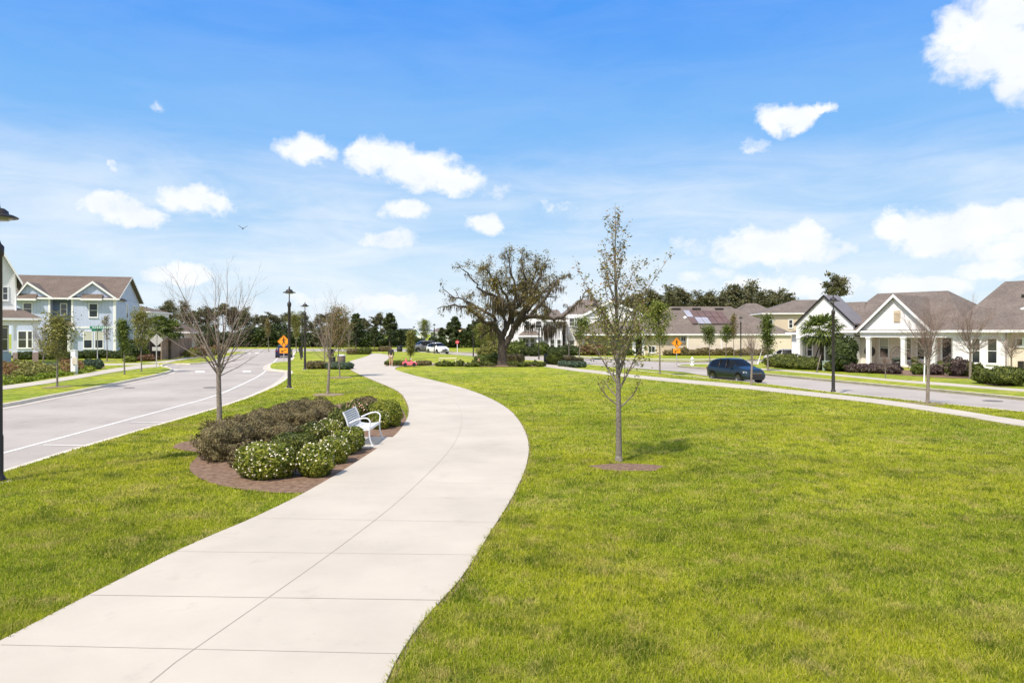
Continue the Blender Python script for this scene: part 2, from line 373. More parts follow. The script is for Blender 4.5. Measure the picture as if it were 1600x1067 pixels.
# ------------------------------------------------------------------ the ground, roads, lawns, paths
def smooth_line(pts, it=2):
    """Chaikin corner cutting, ends kept"""
    pts = [tuple(p) for p in pts]
    for _ in range(it):
        o = [pts[0]]
        for a, b in zip(pts[:-1], pts[1:]):
            o.append((a[0]*.75+b[0]*.25, a[1]*.75+b[1]*.25)); o.append((a[0]*.25+b[0]*.75, a[1]*.25+b[1]*.75))
        o.append(pts[-1]); pts = o
    return pts
def sheet(name, poly, z, mat, kind='structure', bottom=None, parent=None):
    """flat polygon, or a slab when bottom is given"""
    tris = tessellate_polygon([[Vector((x, y, 0)) for x, y in poly]])
    v = [(x, y, z) for x, y in poly]; f = []
    for t in tris:
        a, b, c = [Vector((poly[i][0], poly[i][1], 0)) for i in t]
        f.append(tuple(t) if (b-a).cross(c-a).z > 0 else tuple(reversed(t)))
    mb = MB(); mb.add(v, f)
    if bottom is not None:
        n = len(poly); mb.v += [(x, y, bottom) for x, y in poly]
        for i in range(n):
            j = (i+1) % n; mb.f.append((i, j, j+n, i+n)); mb.sm.append(False)
    o = mb.build(name, mat, parent); tag(o, kind=kind); return o
def offset(pts, d):
    out = []
    for i, p in enumerate(pts):
        a = Vector(pts[max(i-1, 0)]); b = Vector(pts[min(i+1, len(pts)-1)]); t = (b-a)
        t.normalize(); n = Vector((t.y, -t.x)); out.append((p[0]+n.x*d, p[1]+n.y*d))
    return out
def ribbon(mb, A, B, z, zb=None):
    n = len(A); vs = [(x, y, z) for x, y in A] + [(x, y, z) for x, y in B]
    fs = []
    for i in range(n-1): fs.append((i, i+1, n+i+1, n+i))
    if zb is not None:
        vs += [(x, y, zb) for x, y in A] + [(x, y, zb) for x, y in B]
        for i in range(n-1): fs.append((i, 2*n+i, 2*n+i+1, i+1)); fs.append((n+i, n+i+1, 3*n+i+1, 3*n+i))
        fs.append((0, n, 3*n, 2*n)); fs.append((n-1, 3*n-1, 4*n-1, 2*n-1))
    # orient up
    a, b, c = [Vector(vs[k]) for k in fs[0][:3]]
    if (b-a).cross(c-a).z < 0: fs = [tuple(reversed(f)) for f in fs]
    mb.add(vs, fs)
def curb(pts, side):
    """pts: the lawn's edge; side=+1: the road lies to the right of the direction of travel"""
    k = MB(); ribbon(k, offset(pts, 0), offset(pts, .17*side), .012, -.2); o = k.build('kerb', M_KERB); tag(o, kind='structure')
    g = MB(); ribbon(g, offset(pts, .17*side), offset(pts, .62*side), -.128); o = g.build('gutter', M_GUT); tag(o, kind='structure')

ZR = -.14
gv = MB().add([(-2500,-800,-.165),(2500,-800,-.165),(2500,3200,-.165),(-2500,3200,-.165)], [(0,1,2,3)])
tag(gv.build('ground', M_GRASS), kind='structure')

# left road: asphalt between its kerbs, and the park's west kerb with its parking bays
parkW = [(-9.6, -20), (-10.6, 5)] + [G(*p) for p in [(0,741),(100,708),(185,683),(280,655.5),(347,636),(400.6,617.6),(444,597),(458,582),(456,579.4),(447,578.6),(424,576.6),(421,572),(428,565.6),(459,564.5),(460,554),(463,548.6)]]
parkE = [G(*p) for p in [(652,549.8),(694,553.2),(750,557.5),(818,562),(880,566),(928,570),(976,576),(1015,581),(1060,586),(1109,591.6),(1189,598.5),(1292,612),(1340,617),(1464,630),(1600,643)]] + [(24, 12), (29, -20)]
parkWs = smooth_line(parkW[:10], 2) + smooth_line(parkW[10:], 2)
parkEs = smooth_line(parkE, 2)
PARK = parkWs + parkEs
sheet('lawn', PARK, 0, M_GRASS, bottom=-.2)
curb(parkWs, -1); curb(parkEs, -1)
westK = [(-19.6, -20), (-20.6, 15)] + [G(*p) for p in [(0,632),(60,620),(122,609),(195,594.5),(244,584.7),(262,580),(267.5,577.3)]]
westK2 = [G(*p) for p in [(267.5,577.3),(262,574.6),(250,572.6),(250,569.8),(262,567.8),(278,567.4),(303,567.6),(327,565),(340,561.5),(357,555.5),(386,549.6)]]
westKs = smooth_line(westK, 2); westK2s = smooth_line(westK2, 1)
WEST = westKs + westK2s[1:] + [(-60, 124), (-260, 124), (-260, -20)]
sheet('lawn', WEST, 0, M_GRASS, bottom=-.2)
curb(westKs + westK2s[1:], 1)
eastK = [(33, -20), (28, 15)] + [G(*p) for p in [(1600,621),(1451,607),(1340,597),(1189,583),(1109,575),(1066,572),(1056,570.6),(1066,569.6),(1109,568.5),(1200,565),(1240,563.5)]] + [(60, 98)]
eastKs = smooth_line(eastK, 2)
EAST = eastKs + [(260, 140), (260, -20)]
sheet('lawn', EAST, 0, M_GRASS, bottom=-.2); curb(eastKs, 1)
northK = [(66, 108)] + [G(*p) for p in [(1240,560),(1120,563.6),(1060,564.4),(1000,562.4),(948,560.5),(856,556),(794,553),(740,550.6),(700,549.4)]] + [(-14, 140), (-20, 240)]
northKs = smooth_line(northK, 2)
NORTH = northKs + [(300, 240), (300, 170)]
sheet('lawn', NORTH, 0, M_GRASS, bottom=-.2); curb(northKs, 1)

# asphalt (one sheet per road, lower than the lawns)
tag(MB().add([(-30,-20,ZR),(-9,-20,ZR),(-9,60,ZR),(-22,124,ZR),(-62,124,ZR),(-60,60,ZR)], [(0,1,2,3,4,5)]).build('road', M_ASPH), kind='structure')
tag(MB().add([(-62,124.02,ZR),(-12,124.02,ZR),(-12,150,ZR),(-200,150,ZR),(-200,124.02,ZR)], [(0,1,2,3,4)]).build('road', M_ASPH), kind='structure')
tag(MB().add([(-11.98,118,ZR),(14,60,ZR),(20,-20,ZR),(36,-20,ZR),(30,60,ZR),(66,96,ZR),(76,112,ZR),(0,124,ZR),(-13.9,141,ZR),(-16,240,ZR),(-11.98,240,ZR)][:8]+[(-11.98,150,ZR)], [(0,1,2,3,4,5,6,7,8)]).build('road', M_ASPH), kind='structure')

# road markings
mk = MB()
def stripe(px, w, z=ZR+.006, mb=None, sm=2):
    P = smooth_line([G(*p) for p in px], sm); ribbon(mb or mk, offset(P, -w/2), offset(P, w/2), z)
P = smooth_line([(-11.6,-20), (-12.2, 6)] + [G(*p) for p in [(0,700.6),(115,671.5),(200,649.5),(252,636.5),(337,614.5),(376,598),(413,581),(432,559),(441,551)]], 2)
ribbon(mk, offset(P, -.07), offset(P, .07), ZR+.006)
for a, b in [((68,687.5),(161,689)),((205,653.6),(285,654)),((292,629),(350,629.5)),((345,614),(398,614.2)),((374,602.6),(424,602.6)),((388,593.6),(438,593.4)),((402,586),(449,586))]:
    A, B = Vector(G(*a)), Vector(G(*b)); t = (B-A).normalized(); n = Vector((t.y,-t.x))*.06
    mk.add([(A.x-n.x,A.y-n.y,ZR+.010),(B.x-n.x,B.y-n.y,ZR+.010),(B.x+n.x,B.y+n.y,ZR+.010),(A.x+n.x,A.y+n.y,ZR+.010)], [(0,1,2,3)])
for (a, b, y0, y1) in [(305,320,577,579.2),(379,392,576.6,578.8),(386,392,549.9,551.2),(398,406,549.9,551.2)]:
    q = [G(a,y1),G(b,y1),G(b,y0),G(a,y0)]; mk.add([(x,y,ZR+.010) for x,y in q], [(0,1,2,3)])
o = mk.build('road_marking', M_PAINT); tag(o, kind='structure')

# tar-dark patches and manhole covers in the asphalt
M_PATCH = pmat('asphalt_patch', (.13,.12,.115), .95, .25, 3, 6)
for i, (px, py, r, lb) in enumerate([(329,605.5,.42,'round dark manhole cover in the left road beside the bare tree'),(202,606,.30,'small dark drain cover in the left road across from the blue house'),(1551,626.5,.42,'dark manhole cover in the road below the white house')]):
    c = G(px, py, ZR); mb = MB().lathe([(r, 0), (r, .012), (r*.9, .016), (.001, .016)], 20)
    tag(mb.build('manhole_cover', M_PATCH, loc=(c[0], c[1], ZR)), lb, 'manhole cover', 'covers set into the asphalt')

# ---- the winding concrete path
pathL = [(-6.1, -8), (-5.45, 3.0)] + [G(*p) for p in [(0,1005),(175,914),(300,851),(400,810),(485,767.5),(545,731),(592,700),(615,684),(630,667),(640,647),(637,630),(625,612),(597,600),(570,589),(552,580.5),(543.5,574),(541.7,568.5),(548,564),(575.5,556.5),(580,552.5)]]
pathR = [(-1.0, -8), (-1.05, 3.0)] + [G(*p) for p in [(600,1067),(645,992),(685,945),(720,907.5),(750,860),(770,827),(788,800),(805,770),(820,738),(827,708),(825,685),(813,660),(798,642),(773,626),(738,611),(700,600),(652,588.6),(626,581),(616.8,577.6),(617.2,575),(624,572.6),(650,571.4),(668,571.6)]]
branch = [G(*p) for p in [(668,568),(640,569.6),(606,571.2),(602.5,569.4),(602,566.4),(606,560.8),(617,556.6),(604,554.2),(592,552.6)]]
pL = smooth_line(pathL, 2); pR = smooth_line(pathR, 2); br = smooth_line(branch, 1)
PATH = pL + list(reversed(br)) + list(reversed(pR))
sheet('path', PATH, .03, M_CONC, bottom=-.1)
eg = MB()
for q, sg in ((pL, 1), (pR, -1)): ribbon(eg, offset(q, -.06*sg), offset(q, .01*sg), .006)
tag(eg.build('soil_edge', M_SOIL), kind='structure')
# narrow sidewalk through the park to the right
swR_lo = [G(*p) for p in [(668,571.6),(740,570.5),(800,570.5),(830,571),(862,574.4),(898,580),(940,584.6),(1000,592),(1060,598),(1150,606),(1250,617.6),(1340,627),(1400,635),(1500,650),(1600,668)]] + [(19, 12), (22, -12)]
swR_hi = [G(*p) for p in [(668,568.0),(740,567),(800,566.8),(836,567.6),(866,570.6),(900,576.2),(942,580.4),(1002,587.4),(1062,593),(1152,600.5),(1250,611.4),(1340,620.6),(1400,628),(1500,642),(1600,659)]] + [(20.3, 12), (23.3, -12)]
mb = MB(); ribbon(mb, smooth_line(swR_lo, 2), smooth_line(swR_hi, 2), .034, -.1); tag(mb.build('sidewalk', M_CONC), kind='structure')
# west sidewalk
swW_lo = [(-26.3,-20),(-24.6,10)] + [G(*p) for p in [(0,610),(45,604),(97,596),(135,589.6),(170,583),(199,578.6),(228,575),(250,573.4)]]
swW_hi = [(-28.1,-20),(-26.4,10)] + [G(*p) for p in [(0,604),(45,598.4),(97,590.4),(135,584),(170,577),(199,573.4),(222,570.4),(248,569)]]
mb = MB(); ribbon(mb, smooth_line(swW_lo, 2), smooth_line(swW_hi, 2), .03, -.1)
ribbon(mb, smooth_line([G(*p) for p in [(0,571.2),(100,571.0),(180,570.8),(222,570.2)]],1), smooth_line([G(*p) for p in [(0,568.6),(100,568.6),(180,568.4),(222,567.6)]],1), .026, -.1)
ribbon(mb, [G(*p) for p in [(222,567.8),(236,567),(262,567.2)]], [G(*p) for p in [(236,566),(248,565),(275,562.8)]], .026, -.1)
ribbon(mb, smooth_line([G(*p) for p in [(262,566.8),(290,561.4),(318,557.6),(345,553.4),(362,550.2)]],1), smooth_line([G(*p) for p in [(250,565.4),(284,559.6),(314,555.6),(340,552),(352,549.8)]],1), .022, -.1)
tag(mb.build('sidewalk', M_CONC), kind='structure')
# east sidewalk in front of the white house
swE_lo = [G(*p) for p in [(1189,577.8),(1225,580.2),(1280,585.2),(1340,590.6),(1380,594.6),(1430,599.2),(1464,601.6),(1530,606.6),(1600,612.4)]] + [(36.6, 15),(40,-20)]
swE_hi = [G(*p) for p in [(1189,575.8),(1225,578.2),(1280,582.8),(1340,588),(1380,592),(1430,596),(1464,597.6),(1530,603.4),(1600,609)]] + [(38, 15),(41.4,-20)]
mb = MB(); ribbon(mb, smooth_line(swE_lo, 2), smooth_line(swE_hi, 2), .03, -.1)
ribbon(mb, smooth_line([G(*p) for p in [(1109,569.9),(1150,569.2),(1186,569)]],1), smooth_line([G(*p) for p in [(1100,568.9),(1150,567.6),(1186,566.8)]],1), .026, -.1)
ribbon(mb, smooth_line([G(*p) for p in [(790,552.2),(856,555),(948,559.6),(1060,562.6),(1120,562)]],1), smooth_line([G(*p) for p in [(790,551.4),(856,554),(948,558.6),(1060,561.4),(1120,560.8)]],1), .026, -.1)
tag(mb.build('sidewalk', M_CONC), kind='structure')
# bench pad
padq = [G(540,701.5), G(595,700.6), G(614.6,684), G(556,683.0)]
sheet('bench_pad', padq, .024, M_CONC, bottom=-.05)
# saw-cut joints: a hair-thin sealed line 3 mm above the slab
jt = MB()
def jline(pts, w, z=.0335): 
    ribbon(jt, offset(pts, -w/2), offset(pts, w/2), z)
cl = [(-3.5,-8),(-3.2,2.5)] + [G(*p) for p in [(235,1067),(330,1000),(420,937),(520,866),(610,797),(660,751),(700,710),(718,680),(723,654),(717,636),(706,622),(692,612),(676,604)]]
jline(smooth_line(cl, 2), .008)
for (x0,y0,x1,y1,w) in [(1,1012,622,1026,.006),(140,933.4,693,941.5,.009),(278,864.6,741,870,.006),(402,812,775,819,.006),(466,778,803,782,.004),(508,755,814,758,.006),(560,722,822,724,.004),(592,700.5,826,702,.005),(640,650.5,800,649.5,.006),(637,634,780,632,.005)]:
    jline([G(x0,y0),G(x1,y1)], w, .0337)
tag(jt.build('path_joint', M_JOINT), kind='structure')

# ---- mulch bed round the shrubs, tree rings
bed = [G(*p) for p in [(592,701.5),(545,733),(487,768.0),(470,771),(430,771.5),(395,768),(350,761.5),(318,752),(298,740),(295,728),(306,716),(318,708),(282,704),(268,700),(275,694),(300,689),(330,684),(370,668),(430,650),(500,636),(556,628),(612,630),(630,640),(636,657),(630,667),(615,684.5)]]
BED = smooth_line(bed, 1)
sheet('mulch_bed', BED, .018, M_MULCH, kind='structure')
M_RING = M_MULCH
def ring(px, py, rx, ry=None, name='mulch_ring', seed=0, mat=None, z=.02):
    c = G(px, py); r = random.Random(seed+int(px)); n = 26
    ry = ry or rx; ph = [r.uniform(0,6.3) for _ in range(3)]
    poly = [(c[0]+rx*math.cos(a)*(1+.07*math.sin(3*a+ph[0])+.05*math.sin(7*a+ph[1])), c[1]+ry*math.sin(a)*(1+.07*math.sin(2*a+ph[2])+.05*math.sin(5*a+ph[0]))) for a in [2*math.pi*k/n for k in range(n)]]
    sheet(name, poly, z, mat or M_MULCH); return poly
RINGS = [ring(981, 731, .80, .50), ring(512, 617, .75, .9, mat=M_SOIL)]
ring(531, 590, .8, 1.0, mat=M_SOIL); ring(89, 605, .55, 1.0, mat=M_SOIL); ring(1449, 631, .7, .8, mat=M_SOIL); ring(166,564.6,1.0,1.0,mat=M_SOIL)
# low soil strips under the planting of the houses
sheet('planting_bed', smooth_line([G(*p) for p in [(1196,573),(1260,578),(1330,580.5),(1372,584),(1420,587),(1500,592),(1530,590),(1500,582.5),(1400,577),(1300,572),(1230,566),(1196,562)]],1), .014, M_MULCH)
sheet('planting_bed', smooth_line([G(*p) for p in [(1528,596),(1545,603),(1580,604.5),(1604,601.5),(1590,594),(1550,591)]],1), .016, M_MULCH)
sheet('planting_bed', smooth_line([G(*p) for p in [(4,583.5),(60,582),(100,577.5),(134,574),(155,576.5),(168,573.5),(150,571),(100,569.5),(40,572),(0,575)]],1), .016, M_MULCH)
sheet('planting_bed', smooth_line([G(*p) for p in [(602,572.4),(640,572.6),(655,571),(690,571.5),(730,573),(790,573.6),(856,573.2),(842,571.2),(700,571),(668,568.5),(668,566),(630,565.5),(606,567)]],1), .04, M_MULCH)
sheet('planting_bed', smooth_line([G(*p) for p in [(858,569),(900,573.5),(918,573.5),(914,568),(890,564),(862,563)]],1), .016, M_MULCH)

# ---- grass blades where single blades can be made out
def inside(px, py, poly):
    poly = np.asarray(poly); x, y = poly[:,0], poly[:,1]; xj, yj = np.roll(x,1), np.roll(y,1); c = np.zeros(len(px), bool)
    for i in range(len(poly)):
        if y[i] == yj[i]: continue
        m = ((y[i] > py) != (yj[i] > py)) & (px < (xj[i]-x[i])*(py-y[i])/(yj[i]-y[i])+x[i]); c ^= m
    return c
def blades():
    rng = np.random.default_rng(5); VS = []; base = 0; FS = []
    bands = [(4.6, 8, 4600, .062, .0058), (8, 12, 3000, .060, .0075), (12, 18, 1400, .058, .0105), (18, 27, 620, .052, .015), (27, 38, 230, .046, .024), (38, 62, 110, .040, .030)]
    for (y0, y1, dens, h0, w0) in bands:
        xm = y1*.76+1.2; n = int(dens*(y1-y0)*2*xm)
        x = rng.uniform(-xm, xm, n); y = rng.uniform(y0, y1, n)
        k = (np.abs(x) < y*.76+1.2) & ((y < 38) | (rng.random(n) < 1-(y-38)/24)); x, y = x[k], y[k]
        jx, jy = x+rng.normal(size=len(x))*.018, y+rng.normal(size=len(x))*.018; k = inside(x, y, PARK) & ~inside(jx, jy, PATH) & ~inside(x, y, BED) & ~inside(x, y, padq)
        for r in RINGS: k &= ~inside(x, y, r)
        k &= ~inside(x, y, [tuple(p) for p in smooth_line(swR_lo,1)] + list(reversed(smooth_line(swR_hi,1))))
        x, y = x[k], y[k]; n = len(x)
        cl = .5+.5*np.sin(x*3.1+1.7*np.sin(y*2.3))*np.sin(y*2.7+1.3*np.sin(x*1.9)); cl2 = .5+.5*np.sin(x*.9+2*np.sin(y*.7))*np.sin(y*.8+x*.35)
        cl3 = .5+.5*np.sin(x*7.3+2*np.sin(y*5.1))*np.sin(y*6.1+x*2.2); h = h0*(.45+.6*rng.random(n)+.5*cl*cl2+.45*cl3**3); w = w0*(.7+.7*rng.random(n))
        a = rng.uniform(0, 2*np.pi, n); lean = rng.uniform(.1, 1.25, n)**1.2; la = rng.uniform(0, 2*np.pi, n)
        dx, dy = np.cos(a)*w/2, np.sin(a)*w/2; lx, ly = np.cos(la)*lean*h, np.sin(la)*lean*h
        z0 = np.zeros(n)
        V = np.empty((n, 5, 3), np.float32)
        V[:,0] = np.stack([x-dx, y-dy, z0], 1); V[:,1] = np.stack([x+dx, y+dy, z0], 1)
        V[:,2] = np.stack([x+dx*.8+lx*.4, y+dy*.8+ly*.4, h*.62], 1); V[:,3] = np.stack([x-dx*.8+lx*.4, y-dy*.8+ly*.4, h*.62], 1)
        V[:,4] = np.stack([x+lx, y+ly, h*(1-.25*lean)], 1)
        VS.append(V.reshape(-1,3)); i = base+np.arange(n)*5
        FS.append(np.stack([i,i+1,i+2],1)); FS.append(np.stack([i,i+2,i+3],1)); FS.append(np.stack([i+3,i+2,i+4],1)); base += n*5
    o = np_mesh('grass', np.concatenate(VS), np.concatenate(FS), M_BLADE)
    tag(o, 'short sunlit yellow-green grass blades of the park lawn', 'grass', kind='stuff')
blades()
# ------------------------------------------------------------------ trees and plants
M_LF_LIME = leafmat('leaf_spring', [(.075,.11,.02),(.16,.20,.035),(.27,.30,.06),(.36,.36,.10)], clump=1.5)
M_LF_OLIVE = leafmat('leaf_olive', [(.09,.10,.03),(.18,.19,.045),(.28,.28,.07),(.36,.33,.11)], clump=1.5)
M_LF_GREEN = leafmat('leaf_green', [(.05,.075,.018),(.10,.14,.028),(.17,.22,.045),(.25,.30,.07)], clump=1.5)
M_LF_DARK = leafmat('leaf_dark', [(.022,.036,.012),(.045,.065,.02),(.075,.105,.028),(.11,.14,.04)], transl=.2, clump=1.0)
M_LF_RUST = leafmat('leaf_rust', [(.12,.05,.03),(.24,.12,.06),(.32,.20,.08),(.24,.22,.06)], clump=2)
M_LF_MIX = leafmat('leaf_young', [(.10,.11,.03),(.20,.19,.05),(.30,.24,.09),(.34,.20,.10)], clump=2.2)
M_LF_OAK = leafmat('leaf_live_oak', [(.07,.065,.02),(.16,.145,.04),(.27,.22,.06),(.36,.27,.11)], clump=.7, transl=.3)
M_MOSS = leafmat('spanish_moss', [(.055,.045,.035),(.11,.09,.065),(.18,.15,.11),(.25,.21,.16)], clump=.8, transl=.25, rough=.9)
M_LF_PINE = leafmat('pine_needles', [(.065,.07,.038),(.115,.12,.055),(.17,.17,.08),(.22,.20,.10)], transl=.25, clump=.5)
M_LF_BOX = leafmat('shrub_leaf', [(.045,.07,.010),(.12,.16,.018),(.25,.28,.03),(.40,.40,.06)], transl=.25, clump=2.5)
M_LF_BOXD = leafmat('shrub_leaf_dark', [(.025,.04,.010),(.065,.09,.018),(.13,.155,.03),(.22,.235,.045)], transl=.2, clump=2.5)
M_LF_BROWN = leafmat('shrub_brown', [(.075,.055,.03),(.14,.11,.055),(.21,.175,.08),(.28,.24,.11)], transl=.15, clump=3)
M_LF_BLUE = leafmat('leaf_bluegreen', [(.04,.07,.05),(.08,.12,.08),(.14,.19,.12)], transl=.2)
M_LF_PLUM = leafmat('leaf_plum', [(.02,.014,.014),(.05,.03,.03),(.11,.07,.065),(.26,.21,.19)], transl=.2, clump=4)
M_LF_RED = leafmat('leaf_redbrown', [(.09,.045,.03),(.18,.10,.06),(.27,.17,.10)], transl=.25, clump=2)
M_LF_LIMEG = leafmat('groundcover_green', [(.07,.12,.012),(.15,.22,.016),(.25,.32,.03),(.35,.38,.05)], transl=.3, clump=1.2)
M_FLOWER = pmat('flower_cream', (.86,.80,.62), .7, .08, 30)
M_FLOWERP = pmat('flower_pink', (.72,.46,.36), .7, .2, 20)

def quads(P, N, U, sx, sy):
    """quads centred on P with normals N and long axes U; sx, sy half sizes"""
    W = np.cross(N, U); W /= np.linalg.norm(W, axis=1, keepdims=True)+1e-9
    a = U*sy[:,None]; b = W*sx[:,None]; V = np.empty((len(P), 4, 3), np.float32)
    V[:,0] = P-a-b*.55; V[:,1] = P-a*.1+b*-1; V[:,1] = P-b; V[:,2] = P+a; V[:,3] = P+b; V[:,0] = P-a
    n = len(P); i = np.arange(n)*4; return V.reshape(-1,3), np.stack([i,i+1,i+2,i+3],1)
def unit(rng, n):
    v = rng.normal(size=(n,3)); return v/(np.linalg.norm(v, axis=1, keepdims=True)+1e-9)
def leaves_at(name, P, size, mat, parent, rng, upb=.5, aspect=.5):
    n = len(P); N = unit(rng, n); N[:,2] = np.abs(N[:,2])+upb; N /= np.linalg.norm(N,axis=1,keepdims=True)
    U = unit(rng, n); U -= N*(U*N).sum(1,keepdims=True); U /= np.linalg.norm(U,axis=1,keepdims=True)+1e-9
    s = size*(.6+.8*rng.random(n)); V, F = quads(P, N, U, s*aspect, s); return np_mesh(name, V, F, mat, parent)

class Tree:
    def __init__(s, seed): s.r = random.Random(seed); s.rng = np.random.default_rng(seed); s.wood = MB(); s.twig = MB(); s.tips = []
    def limb(s, p, d, L, r, curve=.15, trop=.0, nseg=6, sides=6, mb=None, taper=.8):
        p = Vector(p); d = Vector(d).normalized(); pts = [p.copy()]; rad = [r]
        for i in range(nseg):
            d = d + Vector((s.r.gauss(0,1), s.r.gauss(0,1), s.r.gauss(0,.7)))*curve/nseg**.5 + Vector((0,0,trop/nseg)); d.normalize()
            p = p + d*(L/nseg); pts.append(p.copy()); rad.append(max(r*(1-taper*(i+1)/nseg), .0012))
        (mb or s.wood).tube(pts, rad, sides, cap=False); return pts, rad
    def sub(s, pts, rad, n, L, ang=(.5,.9), t0=.25, t1=1.0, curve=.25, trop=.3, depth=1, rmul=.55, sides=4, ratio=.55, nseg=5, mb=None):
        for k in range(n):
            t = t0+(t1-t0)*(k+s.r.random())/n; f = t*(len(pts)-1); i = min(int(f), len(pts)-2); q = pts[i].lerp(pts[i+1], f-i); rr = rad[i]*(1-f+i)+rad[i+1]*(f-i)
            d = (pts[i+1]-pts[i]).normalized(); u = d.cross(Vector((s.r.gauss(0,1),s.r.gauss(0,1),s.r.gauss(0,1)))).normalized(); a = s.r.uniform(*ang)
            dd = d*math.cos(a)+u*math.sin(a); l = L*(1.05-.55*t)*s.r.uniform(.7,1.2)
            P, R = s.limb(q, dd, l, max(rr*rmul,.002), curve, trop, nseg, sides, mb=mb)
            if depth > 1: s.sub(P, R, max(2,int(n*.6)), l*ratio, ang, .2, 1, curve, trop, depth-1, rmul, max(3,sides-1), ratio, nseg, mb)
            else: s.tips.extend(P[1:])
    def leafpts(s, per, spread, zmin=-9):
        T = np.array([tuple(p) for p in s.tips]); T = T[T[:,2] > zmin]
        P = np.repeat(T, per, axis=0); return P+s.rng.normal(size=P.shape)*spread

def finish(t, root, bark, leaf=None, per=3, spread=.06, size=.05, twigmat=None, aspect=.45):
    t.wood.build('trunk', bark, root)
    if t.twig.v and t.twig is not t.wood: t.twig.build('twigs', twigmat or bark, root)
    if leaf is not None and t.tips: leaves_at('crown', t.leafpts(per, spread), size, leaf, root, t.rng, aspect=aspect)

def fan_tree(root, seed, H, fork, rt, nl=9, spread=.62, bark=None, twig=None, density=1.0, low=True, bend=.12):
    """leafless young tree: straight stem, long upswept whip-like limbs fanning from the fork"""
    t = Tree(seed); r = t.r
    P, R = t.limb((0,0,-.05), (r.gauss(0,.02), r.gauss(0,.02), 1), fork+.05, rt, .04, 0, 6, 9, taper=.22)
    top = P[-1]; L0 = H-fork
    t.wood.lathe([(rt*1.6,-.05),(rt*1.15,.06),(rt*1.0,.16)], 9)
    for k in range(nl):
        a = 2*math.pi*k/nl+r.uniform(-.3,.3); sp = (spread*r.uniform(.25,1.0) if k else .03); L = L0*r.uniform(.72,1.0)/math.cos(min(sp,.7)*.75)*(1-.25*sp)
        st = P[-1-(k % 3 > 1)] + Vector((0,0,r.uniform(-.05,.1)))
        Q, RR = t.limb(st, (math.sin(sp)*math.cos(a), math.sin(sp)*math.sin(a), math.cos(sp)), L, rt*r.uniform(.24,.40), bend*1.5, .12, 8, 6, taper=.93)
        t.sub(Q, RR, int(11*density), L*.42, (.3,.75), .10, .95, .14, .22, 2, .42, 4, .55, 4, mb=t.twig)
    if low:
        for k in range(int(9*density)):
            a = k*2.4+r.uniform(-.4,.4); q = P[-1-(k % 2)]
            Q, RR = t.limb(q, (math.cos(a), math.sin(a), .22+r.random()*.5), L0*r.uniform(.40,.72), rt*.2, .3, .25, 6, 5, taper=.9)
            t.sub(Q, RR, int(6*density), L0*.2, (.4,.9), .2, .95, .2, .2, 2, .5, 4, .5, 4, mb=t.twig)
    t.wood.build('trunk', bark or M_BARK, root); t.twig.build('twigs', twig or M_TWIG, root)
    return t

def leader_tree(root, seed, H, clear, rt, leaf, per=3, spread=.07, size=.05, nb=22, ang=(.55,.95), Lb=.42, bark=None, aspect=.45, width=1.0, depth=2, shape=.55):
    """young tree with a central leader: side limbs longest low down"""
    t = Tree(seed); r = t.r; t.twig = t.wood; per = max(2, int(per*.7)); spread *= 1.35
    P, R = t.limb((0,0,-.05), (r.gauss(0,.02), r.gauss(0,.02), 1), H*.97+.05, rt, .05, 0, 12, 8, taper=.93)
    t.wood.lathe([(rt*1.6,-.05),(rt*1.2,.05),(rt*1.0,.14)], 8)
    for k in range(nb):
        f = (k+r.random())/nb; z = clear+(H*.95-clear)*f**.9; ii = (z+.05)/(H*.97+.05)*12; i = min(int(ii), 11); q = P[i].lerp(P[i+1], ii-i)
        a = k*2.4+r.uniform(-.4,.4); e = r.uniform(*ang)*(1-.35*f)
        prof = (1-f)**shape*(.55+.45*min(1, f*5))
        L = H*Lb*width*max(prof, .12)*r.uniform(.6,1.3)
        Q, RR = t.limb(q, (math.sin(e)*math.cos(a), math.sin(e)*math.sin(a), math.cos(e)), L, R[i]*.45, .16, .35, 6, 5, taper=.9)
        t.sub(Q, RR, max(3,int(5*(1-f)+3)), L*.5, (.4,.9), .15, 1, .2, .2, depth, .5, 4, .5, 4, mb=t.twig)
        t.tips.extend(Q[2:])
    t.tips.extend(P[-4:])
    finish(t, root, bark or M_BARK, leaf, per, spread, size, M_TWIG, aspect)
    return t

def pine(root, seed, H, leaf=None, crown=.5, rad=.24, n=2600, size=.24, trunk=True, lean=0):
    """tall pine: bare stem, ragged clumped crown in the upper part"""
    t = Tree(seed); r = t.r
    P, R = t.limb((0,0,-.2), (lean+r.gauss(0,.03), r.gauss(0,.03), 1), H, .016*H+.03, .07, 0, 8, 6, taper=.85)
    pts = []
    nb = 15
    for k in range(nb):
        f = k/nb; z = (1-crown)+crown*f; i = min(int(z*8), 7); q = P[i].lerp(P[i+1], z*8-i); a = k*2.4+r.uniform(-.6,.6); e = r.uniform(.8,1.35)-.5*f
        L = H*rad*(1-.5*f)*r.uniform(.45,1.15)
        Q, RR = t.limb(q, (math.sin(e)*math.cos(a), math.sin(e)*math.sin(a), math.cos(e)), L, .012*H*.35, .2, .3, 4, 4, taper=.8)
        m = int(n/nb)
        c = [Q[-1], Q[-2], Q[-1]+Vector((r.gauss(0,.04),r.gauss(0,.04),r.gauss(0,.03)))*H]
        for cc in c:
            b = t.rng.normal(size=(m//3,3))*np.array([.045,.045,.022])*H*r.uniform(.6,1.15); pts.append(np.array(tuple(cc))+b)
    pts.append(np.array(tuple(P[-1]))+t.rng.normal(size=(n//12,3))*np.array([.035,.035,.03])*H)
    t.wood.build('trunk', M_BARKD, root)
    leaves_at('crown', np.concatenate(pts), size, leaf or M_LF_PINE, root, t.rng, upb=.2, aspect=.35)

